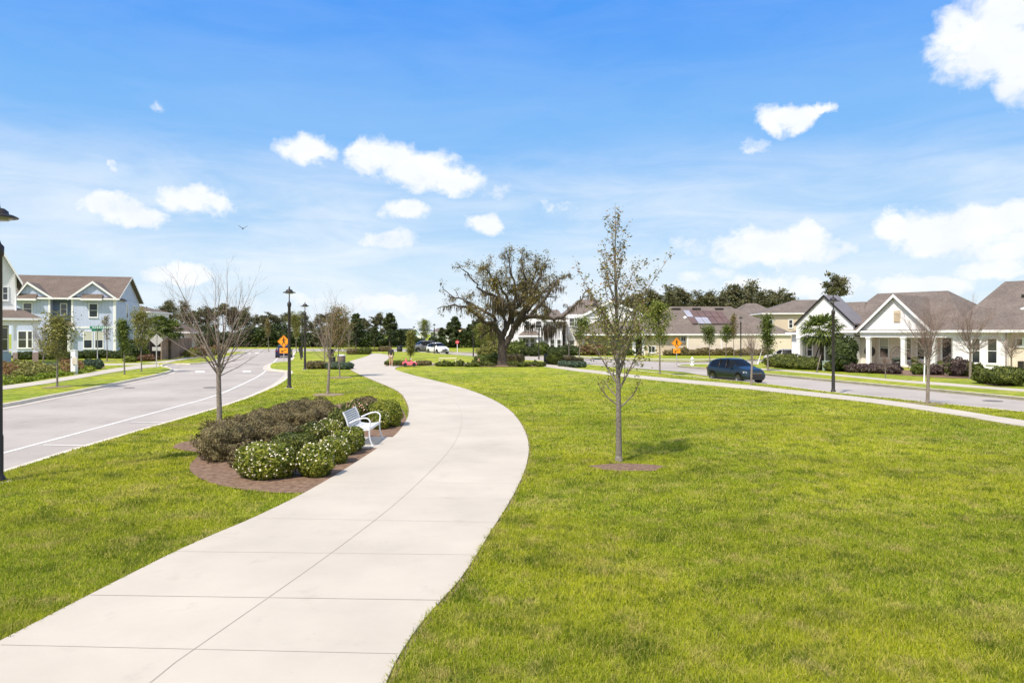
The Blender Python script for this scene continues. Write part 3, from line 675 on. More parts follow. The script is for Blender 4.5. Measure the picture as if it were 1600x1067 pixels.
def conifer(root, seed, H, leaf=None, rad=.28, n=3600, size=.2, clear=.08):
    """dense young cedar or pine, branches to the ground, ragged cone"""
    t = Tree(seed); t.limb((0,0,-.1),(0,0,1),H*.95,.02*H+.02,.03,0,6,6); rng = t.rng; pts = []
    for k in range(34):
        f = rng.random()**.8; z = H*(clear+(1-clear)*f); L = H*rad*(1-f)**.8*rng.uniform(.55,1.1)+.05*H; a = rng.uniform(0,6.3)
        m = int(n/34); s = rng.random(m)**.6*L; pts.append(np.stack([np.cos(a)*s, np.sin(a)*s, z+.25*s],1)+rng.normal(size=(m,3))*np.array([.028,.028,.022])*H)
    t.wood.build('trunk', M_BARKD, root); leaves_at('crown', np.concatenate(pts), size, leaf or M_LF_DARK, root, rng, upb=.2, aspect=.35)

def shrub(root, seed, rx, ry, rz, mat, n=1500, size=.035, flowers=0, fmat=None, box=2.0, fsize=.022, part='foliage', wild=.10, fup=.2):
    """clipped shrub: a thick shell of small leaves over a leafy core; box > 2 squares it off"""
    rng = np.random.default_rng(seed)
    core = MB(); bm = bmesh.new(); bmesh.ops.create_icosphere(bm, subdivisions=3, radius=1)
    ph = rng.uniform(0, 6.3, 6)
    def bump(D):
        return 1+wild*(np.sin(D[:,0]*5+ph[0])*np.sin(D[:,1]*4+ph[1])+.6*np.sin(D[:,2]*7+ph[2]+D[:,0]*6)+.4*np.sin(D[:,1]*11+ph[3]))
    def shape(D):
        r = (np.abs(D)**box).sum(1)**(-1/box)
        return D*(r*bump(D))[:,None]*np.array([rx, ry, rz])
    D = np.array([tuple(v.co.normalized()) for v in bm.verts]); C = shape(D)*.80; C[:,2] = np.maximum(C[:,2], -rz*.98); C[:,2] += rz
    F = np.array([[v.index for v in f.verts] for f in bm.faces]); bm.free()
    D = unit(rng, int(n)); P = shape(D)*(.80+.26*rng.random(len(D))**.7)[:,None]; P[:,2] = np.maximum(P[:,2], -rz*.97); P[:,2] += rz
    N = D+.8*unit(rng, len(D)); N /= np.linalg.norm(N,axis=1,keepdims=True)
    U = unit(rng, len(D)); U[:,2] += .6; U -= N*(U*N).sum(1,keepdims=True); U /= np.linalg.norm(U,axis=1,keepdims=True)+1e-9
    s = size*(.6+.8*rng.random(len(D))); V, Q = quads(P, N, U, s*.5, s)
    V = np.concatenate([V, C]); tri = np.concatenate([F, F[:,2:3]], 1)  # keep quads only: degenerate tri as quad is avoided below
    me_f = [tuple(q) for q in Q]+[tuple(f+len(Q)*4) for f in F]
    mb = MB(); mb.v = [tuple(p) for p in V]; mb.f = me_f; mb.sm = [False]*len(me_f)
    o = mb.build(part, mat, root)
    if flowers:
        D = unit(rng, flowers*4); D = D[D[:,2] > fup-.6*rng.random(len(D))][:flowers]; P = shape(D)*1.04; P[:,2] = np.maximum(P[:,2], -rz*.7); P[:,2] += rz
        # each bloom a little cluster of petals
        P = np.repeat(P, 4, axis=0)+rng.normal(size=(len(P)*4,3))*fsize*.6
        leaves_at('flowers', P, fsize, fmat or M_FLOWER, root, rng, aspect=.8)
    return o

def palm(root, seed, H, R, fronds=62, thick=.16):
    r = random.Random(seed); t = MB()
    n = 14; t.tube([(r.gauss(0,.01),r.gauss(0,.01),H*k/n-.05*(k==0)) for k in range(n+1)], [thick*(1.15 if k == 0 else 1+.12*(k%2)) for k in range(n+1)], 9); t.build('trunk', M_BARKD, root)
    c = MB()
    for k in range(fronds):
        a = k*2.4+r.uniform(-.2,.2); e = -0.75+1.9*(k/fronds)+r.uniform(-.15,.15); L = R*r.uniform(.45,.6)
        st = Vector((math.cos(a)*thick*.5, math.sin(a)*thick*.5, H+.1)); d = Vector((math.cos(a)*math.cos(e), math.sin(a)*math.cos(e), math.sin(e)))
        q = st+d*L; c.tube([st, st+d*L*.5+Vector((0,0,.03)), q], [.02,.015,.01], 4)
        side = d.cross(Vector((0,0,1))).normalized(); upv = side.cross(d)
        for j in range(19):
            b = (j/18-.5)*3.1; dd = (d*math.cos(b)+side*math.sin(b)+upv*.18*r.uniform(-1,1)).normalized(); l = R*r.uniform(.42,.58)*(1-.2*abs(b)/1.5)
            m = q+dd*l*.6; tip = q+dd*l+Vector((0,0,-l*.32)); w = side*math.cos(b)-d*math.sin(b); w = w.normalized()*.045+upv*.012
            c.add([q-w*.3, m-w, tip, m+w, q+w*.3], [(0,1,2,3,4)])
    c.build('crown', M_LF_GREEN if seed % 2 else M_LF_DARK, root)

def tree_at(kind, px, py, label, cat='tree', group=None, name=None, rz=0, scale=1.0, **kw):
    x, y = G(px, py); root = empty(name or 'tree', (x, y, 0), rz, label, cat, group); root.scale = (scale,)*3
    kind(root, **kw); return root
def copy_at(src, px, py, label, rz, scale=1.0, group=None, cat=None, xy=None, sz=None):
    c = copy_tree(src); x, y = xy or G(px, py); c.location = (x, y, 0); c.rotation_euler = (0,0,rz); c.scale = (scale, scale, sz or scale)
    c['label'] = label
    if group: c['group'] = group
    if cat: c['category'] = cat
    return c

# --- trees standing in the park
bare1 = tree_at(fan_tree, 343, 668, 'leafless young tree with whip-like fanning limbs at the left end of the brown shrub bed', name='bare_tree', seed=11, H=5.9, fork=1.95, rt=.088, nl=13, spread=.80, density=.85, bark=M_BARKL)
bare2 = tree_at(fan_tree, 512, 616, 'leafless young tree on the lawn between the first black lamp and the path', name='bare_tree', seed=23, H=5.3, fork=1.75, rt=.075, nl=8, spread=.6, density=.85, bark=M_BARKL, rz=1)

def centre_tree(root):
    t = Tree(5); r = t.r; rt = .075
    P, R = t.limb((0,0,-.05), (.012,0,1), 6.05, rt, .03, 0, 14, 10, taper=.94)
    t.wood.lathe([(rt*1.7,-.05),(rt*1.25,.05),(rt*1.0,.15)], 10)
    def at(z): f = (z+.05)/6.05*14; i = min(int(f),13); return P[i].lerp(P[i+1], f-i), R[i]
    # the big upturned low limbs, then upswept limbs to the top
    spec = [(1.27,.1,.86,1.0,1.1),(1.33,3.3,.72,1.0,1.0),(1.5,2.2,.6,.9,.5)]
    for (z,a,L,e,tr) in spec:
        q, rr = at(z); Q, RR = t.limb(q, (math.sin(e*1.2)*math.cos(a), math.sin(e*1.2)*math.sin(a), math.cos(e*1.2)), L, .022, .1, tr*1.2, 7, 6, taper=.8); n0 = len(t.tips); t.sub(Q, RR, 6, .34, (.4,.9), .3, 1, .25, .2, 2, .5, 4, .5, 4, mb=t.twig); t.tips = t.tips[:n0]+t.tips[n0::4]
    for k in range(27):
        f = k/27; z = 1.65+f*4.0; q, rr = at(z); a = k*2.4+r.uniform(-.3,.3); e = r.uniform(.42,.72)*(1-.35*f); L = (1.75*(1-f)**.75+.3)*r.uniform(.7,1.12)
        Q, RR = t.limb(q, (math.sin(e)*math.cos(a), math.sin(e)*math.sin(a), math.cos(e)), L, rr*.5, .12, .2, 7, 5, taper=.9)
        t.sub(Q, RR, 7, L*.38, (.35,.8), .12, 1, .18, .15, 2 if f < .6 else 1, .5, 4, .5, 4, mb=t.twig); t.tips.extend(Q[3:])
    for (a, z, L, e) in [(3.05,2.9,2.0,.52),(.1,3.0,2.3,.62),(.5,2.5,2.1,.55),(2.7,2.7,1.9,.5),(5.6,2.6,1.7,.5)]:
        q, rr = at(z); Q, RR = t.limb(q, (math.sin(e)*math.cos(a), math.sin(e)*math.sin(a), math.cos(e)), L, .022, .08, .1, 8, 5, taper=.9)
        t.sub(Q, RR, 12, .42, (.4,.8), .25, 1, .18, .15, 1, .5, 4, .5, 4, mb=t.twig); t.tips.extend(Q[3:]); t.tips.extend(Q[3:])
    t.tips.extend(P[-5:]*3)
    t.wood.build('trunk', M_BARK, root); t.twig.build('twigs', M_TWIG, root)
    leaves_at('crown', t.leafpts(1, .05), .038, M_LF_MIX, root, t.rng, aspect=.5)
    low = [p for p in t.tips if 1.75 < p.z < 3.6]; t.tips = low
    leaves_at('lower_foliage', t.leafpts(3, .15), .034, M_LF_LIME, root, t.rng, aspect=.45)
tree_at(centre_tree, 967, 722, 'slender young tree with sparse small leaves in a mulch ring on the open lawn', name='young_tree')

# --- the live oak
def oak(root):
    t = Tree(77); r = t.r; K = .01265
    def pt(zx, zy, y=0.): return Vector(((zx-515)*K, y, (955-zy)*K))
    def poly(pts, r0, r1, sides=8):
        n = len(pts); sm = []
        for i in range(n-1):
            for j in range(3): sm.append(pts[i].lerp(pts[i+1], j/3))
        sm.append(pts[-1]); sm = [sm[0]]+[sm[i]*.5+sm[i-1]*.25+sm[i+1]*.25+Vector((r.gauss(0,1),r.gauss(0,1),r.gauss(0,1)))*(.02+.07*i/len(sm)) for i in range(1,len(sm)-1)]+[sm[-1]]
        rad = [r0*(1-i/(len(sm)-1))+r1*i/(len(sm)-1) for i in range(len(sm))]; t.wood.tube(sm, rad, sides, cap=False); return sm, rad
    t.wood.tube([pt(515,965),pt(515,945),pt(513,900),pt(512,850),pt(511,790)], [.62,.50,.42,.39,.37], 12, cap=False)
    L = []
    L.append(poly([pt(511,800),pt(505,760,-.1),pt(490,715,-.3),pt(462,680,-.5),pt(440,655,-.7),pt(385,640,-1.2),pt(340,580,-1.6),pt(280,545,-2),pt(200,520,-2.3),pt(120,510,-2.4),pt(45,540,-2.4)], .33, .03))
    L.append(poly([pt(445,658,-.7),pt(462,620,-.3),pt(430,575,.2),pt(350,540,.8),pt(290,500,1.2),pt(230,465,1.6),pt(160,450,2),pt(110,415,2.2),pt(45,365,2.4)], .19, .025))
    L.append(poly([pt(511,800),pt(515,740,.1),pt(545,680,.2),pt(582,600,.2),pt(572,530,-.2),pt(505,480,-.8),pt(440,430,-1.4),pt(380,410,-1.8),pt(330,370,-2.2),pt(265,285,-2.4),pt(195,215,-2.6)], .30, .025))
    L.append(poly([pt(513,830),pt(545,790,.1),pt(572,740,.1),pt(600,675,0),pt(650,615,-.1),pt(720,590,-.4),pt(800,595,-.9),pt(900,610,-1.3),pt(965,600,-1.6),pt(1000,550,-1.8),pt(1050,515,-2),pt(1090,460,-2.1),pt(1140,395,-2.2)], .33, .03))
    L.append(poly([pt(582,640,.2),pt(592,560,.6),pt(640,500,1),pt(690,420,1.2),pt(690,330,1.4),pt(665,220,1.5),pt(665,100,1.5)], .24, .025))
    L.append(poly([pt(650,612),pt(700,540,.8),pt(740,450,1.6),pt(780,350,2.2),pt(810,250,2.6),pt(840,180,2.7),pt(870,115,2.8)], .20, .025))
    L.append(poly([pt(720,592,-.4),pt(780,520,.2),pt(850,440,.6),pt(900,350,.9),pt(960,300,1.1),pt(1020,265,1.2)], .19, .025))
    L.append(poly([pt(505,482,-.8),pt(470,380,-.6),pt(430,300,-.3),pt(400,230,0),pt(360,225,.2)], .15, .03))
    L.append(poly([pt(592,560,.6),pt(620,440,-.2),pt(600,330,-.9),pt(570,230,-1.3),pt(540,110,-1.6)], .17, .025))
    L.append(poly([pt(540,690,.2),pt(530,600,1.8),pt(470,520,3.2),pt(420,420,4.2),pt(380,340,4.8)], .20, .03))
    L.append(poly([pt(600,670,0),pt(660,560,-1.8),pt(720,460,-3.0),pt(760,380,-3.8),pt(800,300,-4.2)], .20, .03))
    L.append(poly([pt(640,500,1),pt(700,430,2.6),pt(740,360,3.8),pt(720,280,4.6)], .15, .03))
    L.append(poly([pt(580,600,.2),pt(560,480,-2),pt(500,380,-3.4),pt(470,300,-4.2)], .17, .03))
    L.append(poly([pt(700,560,.4),pt(760,470,-1.2),pt(830,400,-2.4),pt(900,330,-3)], .14, .025))
    L.append(poly([pt(690,420,1.2),pt(740,330,.4),pt(770,240,0),pt(760,130,-.2)], .12, .02))
    for (P, R) in L: t.sub(P, R, 13, 1.9, (.6,1.3), .25, 1.0, .75, -.12, 3, .5, 5, .5, 4)
    t.wood.build('trunk', M_BARKD, root)
    T = np.array([tuple(p) for p in t.tips]); rng = t.rng; T = T[rng.random(len(T)) < .44]
    clump = np.sin(T[:,0]*1.1+1)*np.sin(T[:,2]*1.4+T[:,1]*.8)+.5*np.sin(T[:,0]*2.7+T[:,1]*2.1)
    dense = T[(clump > .15) & (np.abs(T[:,0]) < 4.2)]; P = np.repeat(dense, 4, axis=0)+rng.normal(size=(len(dense)*4,3))*.20
    P2 = T[rng.random(len(T)) < .55]; P2 = P2+rng.normal(size=P2.shape)*.14
    leaves_at('crown', np.concatenate([P,P2]), .080, M_LF_OAK, root, rng, aspect=.5)
    # Spanish moss: hanging strands
    st = []
    for (P_, R_) in L:
        for p in P_[5:]:
            if r.random() < .45 : st.append((p, r.uniform(.25,.8), 14, .16))
    for i in rng.choice(len(T), 300): st.append((Vector(T[i]), r.uniform(.2,.6), 5, .08))
    big = [(870,640,1.5,2.0,.42,150),(885,660,1.4,1.8,.35,120),(740,635,-.6,1.3,.3,70),(955,630,-1.3,1.0,.3,60),(700,640,.2,1.0,.25,40),(500,450,-.8,1.4,.5,150),(530,500,.1,1.5,.45,150),(470,540,-.4,.9,.35,60),(620,440,0,1.0,.4,60),(700,430,1,.9,.3,50),(820,470,.3,1.0,.4,70),(360,590,-1.4,.7,.3,35),(610,640,-.1,1.1,.2,40),(930,360,.9,.9,.3,50),(850,520,.4,1.1,.3,60),(770,430,1.4,.9,.4,60),(440,660,-.8,1.3,.12,30),(455,760,.6,.9,.1,14)]
    for (zx,zy,y,l,sp,n) in big: st.append((pt(zx,zy,y), l, n, sp))
    A = []
    for (p,l,n,sp) in st:
        c = np.array(tuple(p))+rng.normal(size=(n,3))*np.array([sp,sp,sp*.3]); ll = l*rng.uniform(.45,1.15,n); A.append(np.concatenate([c, ll[:,None]],1))
    A = np.concatenate(A); n = len(A); a = rng.uniform(0,6.3,n); w = .018+.03*rng.random(n); V = np.empty((n,4,3)); dx = np.cos(a)*w; dy = np.sin(a)*w
    V[:,0] = A[:,:3]; V[:,1] = A[:,:3]+np.stack([dx,dy,-A[:,3]*.4],1); V[:,3] = A[:,:3]+np.stack([-dx,-dy,-A[:,3]*.35],1); V[:,2] = A[:,:3]+np.stack([rng.normal(size=n)*.05,rng.normal(size=n)*.05,-A[:,3]],1)
    i = np.arange(n)*4; np_mesh('hanging_moss', V.reshape(-1,3), np.stack([i,i+1,i+2,i+3],1), M_MOSS, root)
tree_at(oak, 785, 570.5, 'great spreading live oak with a leaning forked trunk and hanging grey moss', name='live_oak')

# --- street and yard trees
tA = tree_at(leader_tree, 1031, 584, 'bushy bright green young tree on the right verge before the sign with the walking figure', name='young_tree', seed=31, H=5.1, clear=2.0, rt=.07, leaf=M_LF_LIME, per=9, spread=.13, size=.085, nb=24, ang=(.45,.8), Lb=.40, depth=1)
tB = tree_at(leader_tree, 1109, 564.5, 'small dark green tree beside the solar roofed house, nearest the hydrant', name='young_tree', seed=33, H=3.6, clear=1.7, rt=.06, leaf=M_LF_GREEN, per=9, spread=.13, size=.085, nb=18, ang=(.6,1.0), Lb=.42, depth=1)
copy_at(tB, 1134, 557.5, 'small round green tree against the cream wall between the hydrant tree and the rust-tinged tree', 1.3, 1.05)
tR = tree_at(leader_tree, 1147, 557.8, 'narrow rust-tinged tree standing just left of the lamp at the solar roofed house', name='young_tree', seed=36, H=5.6, clear=2.0, rt=.06, leaf=M_LF_MIX, per=5, spread=.12, size=.08, nb=20, ang=(.35,.6), Lb=.22, depth=1)
tree_at(leader_tree, 1200, 579.6, 'feathery green tree at the bed just right of the blue car', name='young_tree', seed=41, H=4.3, clear=1.2, rt=.08, leaf=M_LF_GREEN, per=8, spread=.13, size=.085, nb=24, ang=(.4,.75), Lb=.26, depth=1, shape=.35)
bare3 = tree_at(fan_tree, 1174, 600.5, 'thin leafless tree with a pale trunk standing in front of the blue car', name='bare_tree', seed=51, H=3.75, fork=1.7, rt=.065, nl=8, spread=.5, density=1.2, bark=M_BARKL, low=True)
bare4 = tree_at(fan_tree, 1449, 630.5, 'leafless tree on the near verge in front of the white gabled porch', name='bare_tree', seed=57, H=4.6, fork=1.95, rt=.075, nl=11, spread=.62, density=1.7, bark=M_BARKL)
bare5 = tree_at(fan_tree, 1516, 592.5, 'reddish leafless tree in the bed right of the dark front door', name='bare_tree', seed=61, H=5.3, fork=2.0, rt=.09, nl=12, spread=.8, density=1.7, bark=M_BARKL)
copy_at(bare5, 1580, 585, 'leafless tree at the right end of the white house by the small window', 2.2, .72)
tL = tree_at(leader_tree, 89, 604.5, 'bushy olive-green tree on the left verge in front of the brick-based porch', name='young_tree', seed=71, H=3.75, clear=1.35, rt=.06, leaf=M_LF_OLIVE, per=10, spread=.12, size=.065, nb=26, ang=(.55,1.0), Lb=.40, depth=1, shape=.4)
tree_at(leader_tree, 167, 564.5, 'thin reddish tree in front of the blue house between its double window and corner', name='young_tree', seed=72, H=4.9, clear=2.0, rt=.07, leaf=M_LF_MIX, per=3, spread=.12, size=.075, nb=18, ang=(.3,.6), Lb=.26, depth=1)
tG = tree_at(leader_tree, 194.5, 585.2, 'dark green narrow tree on the left verge, first left of the tree by the sign', name='young_tree', seed=73, H=4.0, clear=1.5, rt=.06, leaf=M_LF_GREEN, per=9, spread=.12, size=.075, nb=22, ang=(.35,.75), Lb=.24, depth=1)
copy_at(tL, 221, 580, 'yellow-green narrow tree on the left verge beside the back of the grey diamond sign', 1.2, .92, sz=1.2)
copy_at(bare5, 68, 577, 'pale leafless shrubby tree at the right end of the brick-based porch', .6, .72)
tree_at(leader_tree, 531, 589.3, 'young tree with tan and olive leaves beside the path, in front of the waste bin', name='young_tree', seed=81, H=4.7, clear=1.7, rt=.05, leaf=M_LF_MIX, per=5, spread=.13, size=.06, nb=24, ang=(.5,.85), Lb=.36, depth=2)
copy_at(bare2, 507, 572, 'leafless tree behind the low brown hedge by the path', 2.1, .95)
copy_at(bare2, 546, 549, 'leafless tree beyond the rounded hedge by the far bend of the path', 4.0, 1.1)
copy_at(tR, 420, 549, 'thin yellowish tree beside the far end of the left road', 1.0, 1.0)
copy_at(tL, 463, 552, 'olive tree behind the third lamp along the left road', 2.0, 1.25, sz=1.5)
tree_at(leader_tree, 641, 561.5, 'bushy yellow-green tree standing behind the pink toy car', name='young_tree', seed=85, H=3.1, clear=.35, rt=.06, leaf=M_LF_OLIVE, per=9, spread=.14, size=.08, nb=30, ang=(.4,.8), Lb=.24, depth=1, shape=.3)
copy_at(tA, 665, 548.6, 'light green tree behind the parked grey car', .7, 1.0)
copy_at(tA, 751, 561, 'light green spreading tree standing left of the live oak trunk', 2.9, .78)
copy_at(tL, 768, 562, 'olive bushy tree right behind the live oak trunk on its left', 3.9, .9)
tree_at(fan_tree, 889, 564.6, 'bare tree right of the live oak between its hanging moss and the brown hedge', name='bare_tree', seed=91, H=5.0, fork=1.9, rt=.07, nl=8, spread=.5, density=1.0)
copy_at(tB, 905, 561, 'thin pale tree with few leaves right of the brown hedge by the road', 2.2, 1.25)
copy_at(bare3, 1258, 560.2, 'bare shrub tree at the corner of the beige two-storey house', 2.4, 1.1)
copy_at(bare4, 1384, 592.4, 'tiny bare sapling at the near edge of the white house lawn', 2.4, .42)
palm1 = tree_at(palm, 1284, 578, 'broad fan palm with a leaning support in front of the black-edged gable', cat='palm tree', name='palm_tree', seed=5, H=3.0, R=1.95)
palm2 = tree_at(palm, 247, 561, 'tall palm above the fence, left of the two', cat='palm tree', name='palm_tree', seed=7, H=3.6, R=1.9, group='palms behind the wooden fence')
copy_at(palm2, 265, 561, 'lower palm above the fence, right of the two', 1.1, .92)
for (px, py, tx, tz, lb) in [(1276,581.5,1284,1.5,'pale wooden stake propping the fan palm'),(1268,576.5,1283,2.4,'long dark prop leaning against the fan palm trunk')]:
    x, y = G(px, py); X, Y = G(tx, 578); mb = MB().tube([(0,0,0),(X-x, Y-y, tz)], .045, 6)
    tag(mb.build('prop', M_BARKL if tz < 2 else M_BARKD, loc=(x,y,0)), lb, 'stake')
for (px, py, lean, h, lb) in [(1444,597.5,.05,2.1,'pale wooden stake standing on the lawn left of the front door'),(1183.5,569.5,.5,1.55,'leaning pale stake beside the feathery green tree')]:
    x, y = G(px, py); tag(MB().tube([(0,0,0),(lean,0,h)], .04, 6).build('stake', M_TRIM, loc=(x,y,0)), lb, 'stake')

# --- pines and other woods in the distance
pv = []
for i, kw in enumerate([dict(H=10, crown=.5), dict(H=10, crown=.38, rad=.2), dict(H=10, crown=.62, rad=.28), dict(H=10, crown=.3, rad=.26), dict(H=10, crown=.55, rad=.2, n=2000)]):
    root = empty('pine_tree', (0,0,0)); pine(root, 200+i, size=.26, **{**dict(n=1900), **kw}); pv.append(root)
used = set()
def put_pine(k, px, top, Y, label, group, rz, wide=1.0):
    src = pv[k]; h = (HOR-top)*Y/FPX+HC; s = h/10
    if k in used: o = copy_tree(src)
    else: o = src; used.add(k)
    o.location = ((px-800)/FPX*Y, Y, 0); o.rotation_euler = (0,0,rz); o.scale = (s*wide, s*wide, s); tag(o, label, 'tree', group)
rr = random.Random(8)
GL, LL = 'pines in the far wood on the left', 'tall dark pine in the row of woods beyond the left road'
tops = [(258,480),(268,476),(281,478),(292,492),(302,490),(313,489),(323,484),(333,487),(347,481),(362,484),(372,488),(382,492),(391,486),(403,497),(412,497),(424,493),(433,498),(441,496),(452,494),(462,500),(474,494),(486,506),(497,500),(508,495),(520,492),(531,503),(541,500),(553,505),(566,501),(575,503),(585,500),(596,493),(600,509),(612,508)]
for i, (px, tp) in enumerate(tops):
    put_pine(i % 5, px+rr.uniform(-2,2), tp+rr.uniform(-2,1), rr.uniform(176, 205), LL, GL, rr.uniform(0,6), 1.15)
for i in range(26):
    px = 236+i*15+rr.uniform(-3,3); put_pine([2,0,4][i % 3], px, rr.uniform(509,519), rr.uniform(180, 200), 'shorter dark pine filling the woods beyond the left road', 'shorter pines in the far wood on the left', rr.uniform(0,6), 1.25)
GR, LR = 'pines behind the houses on the right', 'tall dark pine standing behind the roofs on the right'
for i, (px, tp) in enumerate([(978,470),(992,468),(1003,464),(1016,459),(1027,463),(1038,456),(1050,461),(1060,457),(1071,460),(1084,464),(1098,468),(1112,462),(1124,466),(1139,455),(1147,451),(1158,458),(1168,462),(1181,449),(1192,461),(1204,466),(1213,462),(1222,460),(1232,463),(930,478),(960,474)]):
    put_pine([0,2,4,1][i % 4], px, tp, rr.uniform(150,172), LR, GR, rr.uniform(0,6), 1.1)
for i in range(10):
    put_pine([2,0,4][i%3], 968+i*28, rr.uniform(472,482), rr.uniform(158,172), 'lower pine closing the gaps behind the solar roofed house', 'lower pines behind the houses on the right', rr.uniform(0,6), 1.5)
put_pine(3, 1306, 440, 140, 'lone tall flat-topped pine rising behind the black-edged gable', GR, 2.0, 1.05); 
# dense young cedars by the far bend
cA = tree_at(conifer, 609, 545.5, 'dark cone-shaped cedar behind the walking person', name='cedar_tree', seed=301, H=6.6, rad=.34, size=.26)
copy_at(cA, 556, 547, 'dark ragged cedar beyond the rounded hedge, left of the walking person', 2.0, .95)
copy_at(cA, 626, 545.2, 'short dark cedar right of the walking person beside the grey roofed house', 1.0, .52)
copy_at(cA, 585, 544.6, 'short dark cedar in the wood edge between the two taller cedars', 3.0, .62)
for i, px in enumerate([690,702,711,727,734,741,748,762,775]):
    copy_at(cA, px, 542.6+.3*(i%3), 'low dark cedar in the hedge line before the far houses', i*1.3, [.62,.78,.95,.42,.72,.8,.9,.8,.7][i], group='low cedars before the far houses')
# undergrowth of the far woods and the hedge line in front of the far houses: nobody could count it
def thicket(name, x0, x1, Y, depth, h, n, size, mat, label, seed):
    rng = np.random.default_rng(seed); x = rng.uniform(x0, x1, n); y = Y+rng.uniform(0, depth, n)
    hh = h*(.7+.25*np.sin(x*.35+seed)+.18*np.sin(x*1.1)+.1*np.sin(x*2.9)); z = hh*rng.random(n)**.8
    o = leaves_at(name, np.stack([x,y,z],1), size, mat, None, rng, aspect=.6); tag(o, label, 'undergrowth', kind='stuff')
def xa(px, Y): return (px-800)/FPX*Y
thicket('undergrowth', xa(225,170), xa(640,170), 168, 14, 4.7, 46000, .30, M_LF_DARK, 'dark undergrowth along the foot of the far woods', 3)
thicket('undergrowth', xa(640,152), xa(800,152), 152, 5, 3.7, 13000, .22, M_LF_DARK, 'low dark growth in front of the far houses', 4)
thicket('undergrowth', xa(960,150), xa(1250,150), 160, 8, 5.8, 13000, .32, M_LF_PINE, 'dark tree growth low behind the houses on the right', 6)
# ------------------------------------------------------------------ shrubs
def shrub_at(px, py, rx, ry, rz, mat, label, group=None, name='shrub', cat='shrub', seed=None, z=0, rzrot=0, **kw):
    x, y = G(px, py); y += ry*.8; x = (px-800)/FPX*y
    root = empty(name, (x, y, z), rzrot, label, cat, group); shrub(root, seed if seed is not None else int(px*7+py), rx, ry, rz, mat, **kw); return root
# white-flowered clipped shrubs of the bench bed (front to back)
F = dict(flowers=150, fmat=M_FLOWER)
shrub_at(417, 752, .58, .50, .355, M_LF_BOX, 'broad round shrub thick with cream flowers at the near corner of the mulch bed', n=9500, size=.030, flowers=210, fup=-.5, box=2.5, fsize=.019)
shrub_at(493, 748.5, .36, .36, .335, M_LF_BOX, 'upright round shrub with cream flowers, second from the near corner, beside the path', n=6500, size=.028, flowers=110, box=2.4, fsize=.018)
shrub_at(521, 727, .34, .36, .30, M_LF_BOX, 'cream-flowered shrub behind the upright one, beside the path', n=5200, size=.028, flowers=90, box=2.4, fsize=.018)
shrub_at(537, 713, .30, .32, .29, M_LF_BOX, 'small green shrub with few flowers in the row along the path before the bench', n=4500, size=.028, flowers=36, box=2.6, fsize=.018)
shrub_at(550, 707, .28, .34, .30, M_LF_BOX, 'tidy green shrub touching the near side of the bench', n=5000, size=.028, flowers=28, box=2.8, fsize=.018)
shrub_at(460, 712, .52, .46, .25, M_LF_BOXD, 'low dark green shrub between the brown shrubs and the flowering ones', n=6500, size=.030, box=2.6)
shrub_at(490, 693, .44, .42, .26, M_LF_BOXD, 'dark shrub with a flowering top in the middle of the bed', n=5200, size=.030, flowers=60, box=2.4, fsize=.018)
shrub_at(514, 690, .40, .40, .28, M_LF_BOX, 'flowering shrub in the second row left of the bench', n=5200, size=.030, flowers=85, box=2.4, fsize=.018)
shrub_at(536, 676, .42, .42, .34, M_LF_BOXD, 'dark green shrub directly behind the bench back', n=6200, size=.032, box=2.4)
shrub_at(556, 664, .48, .46, .37, M_LF_BOXD, 'shrub with pinkish flower heads behind the bench back', n=6800, size=.032, flowers=110, fmat=M_FLOWERP, box=2.4, fsize=.022, fup=.3)
shrub_at(573, 655, .46, .46, .37, M_LF_BROWN, 'brownish shrub farthest back in the bench bed', n=5600, size=.034, box=2.5)
shrub_at(603, 668, .50, .50, .40, M_LF_BOX, 'bright green clipped shrub at the far side of the bench', n=8200, size=.032, box=3.2)
shrub_at(596, 672, .26, .28, .29, M_LF_BOX, 'small cream-flowered shrub under the far arm of the bench', n=3600, size=.028, flowers=55, box=2.4, fsize=.018)
# the brown dormant shrubs
GB = 'brown dormant shrubs massed in the mulch bed'
LBR = ['nearest the mulch edge at the left end of the mass','second row at the left end of the mass','tall, close behind the leafless tree trunk','low, between the mass and the broad flowering shrub','right behind the leafless tree, on its right','lowest left of the back row','in the middle of the back row','in the middle of the front row','back row, left of centre','back row, right of centre','beside the low dark green shrub','back row, second from the right end','back row, right end of the mass','small, touching the dark flowering shrub','small, at the right end nearest the bench','middle of the mass, filling its back row']
bro = [(343,724,.50,.46),(366,706,.46,.40),(352,696,.42,.38),(386,733,.34,.33),(400,690,.50,.40),(385,682,.42,.38),(428,676,.50,.40),(437,700,.45,.33),(412,668,.38,.36),(455,664,.52,.42),(480,674,.46,.36),(470,655,.44,.40),(497,656,.50,.40),(500,672,.40,.33),(512,664,.42,.36),(440,660,.38,.36)]
for i, (px, py, r, h) in enumerate(bro):
    shrub_at(px, py, r*1.1, r, h*[.95,.9,.85,.8,.8,.78,.82,.85,.76,.80,.82,.80,.84,.8,.78,.78][i], M_LF_BROWN, 'brown dormant shrub, '+LBR[i], GB, n=9000, size=.024, box=2.2, wild=.22, seed=400+i)
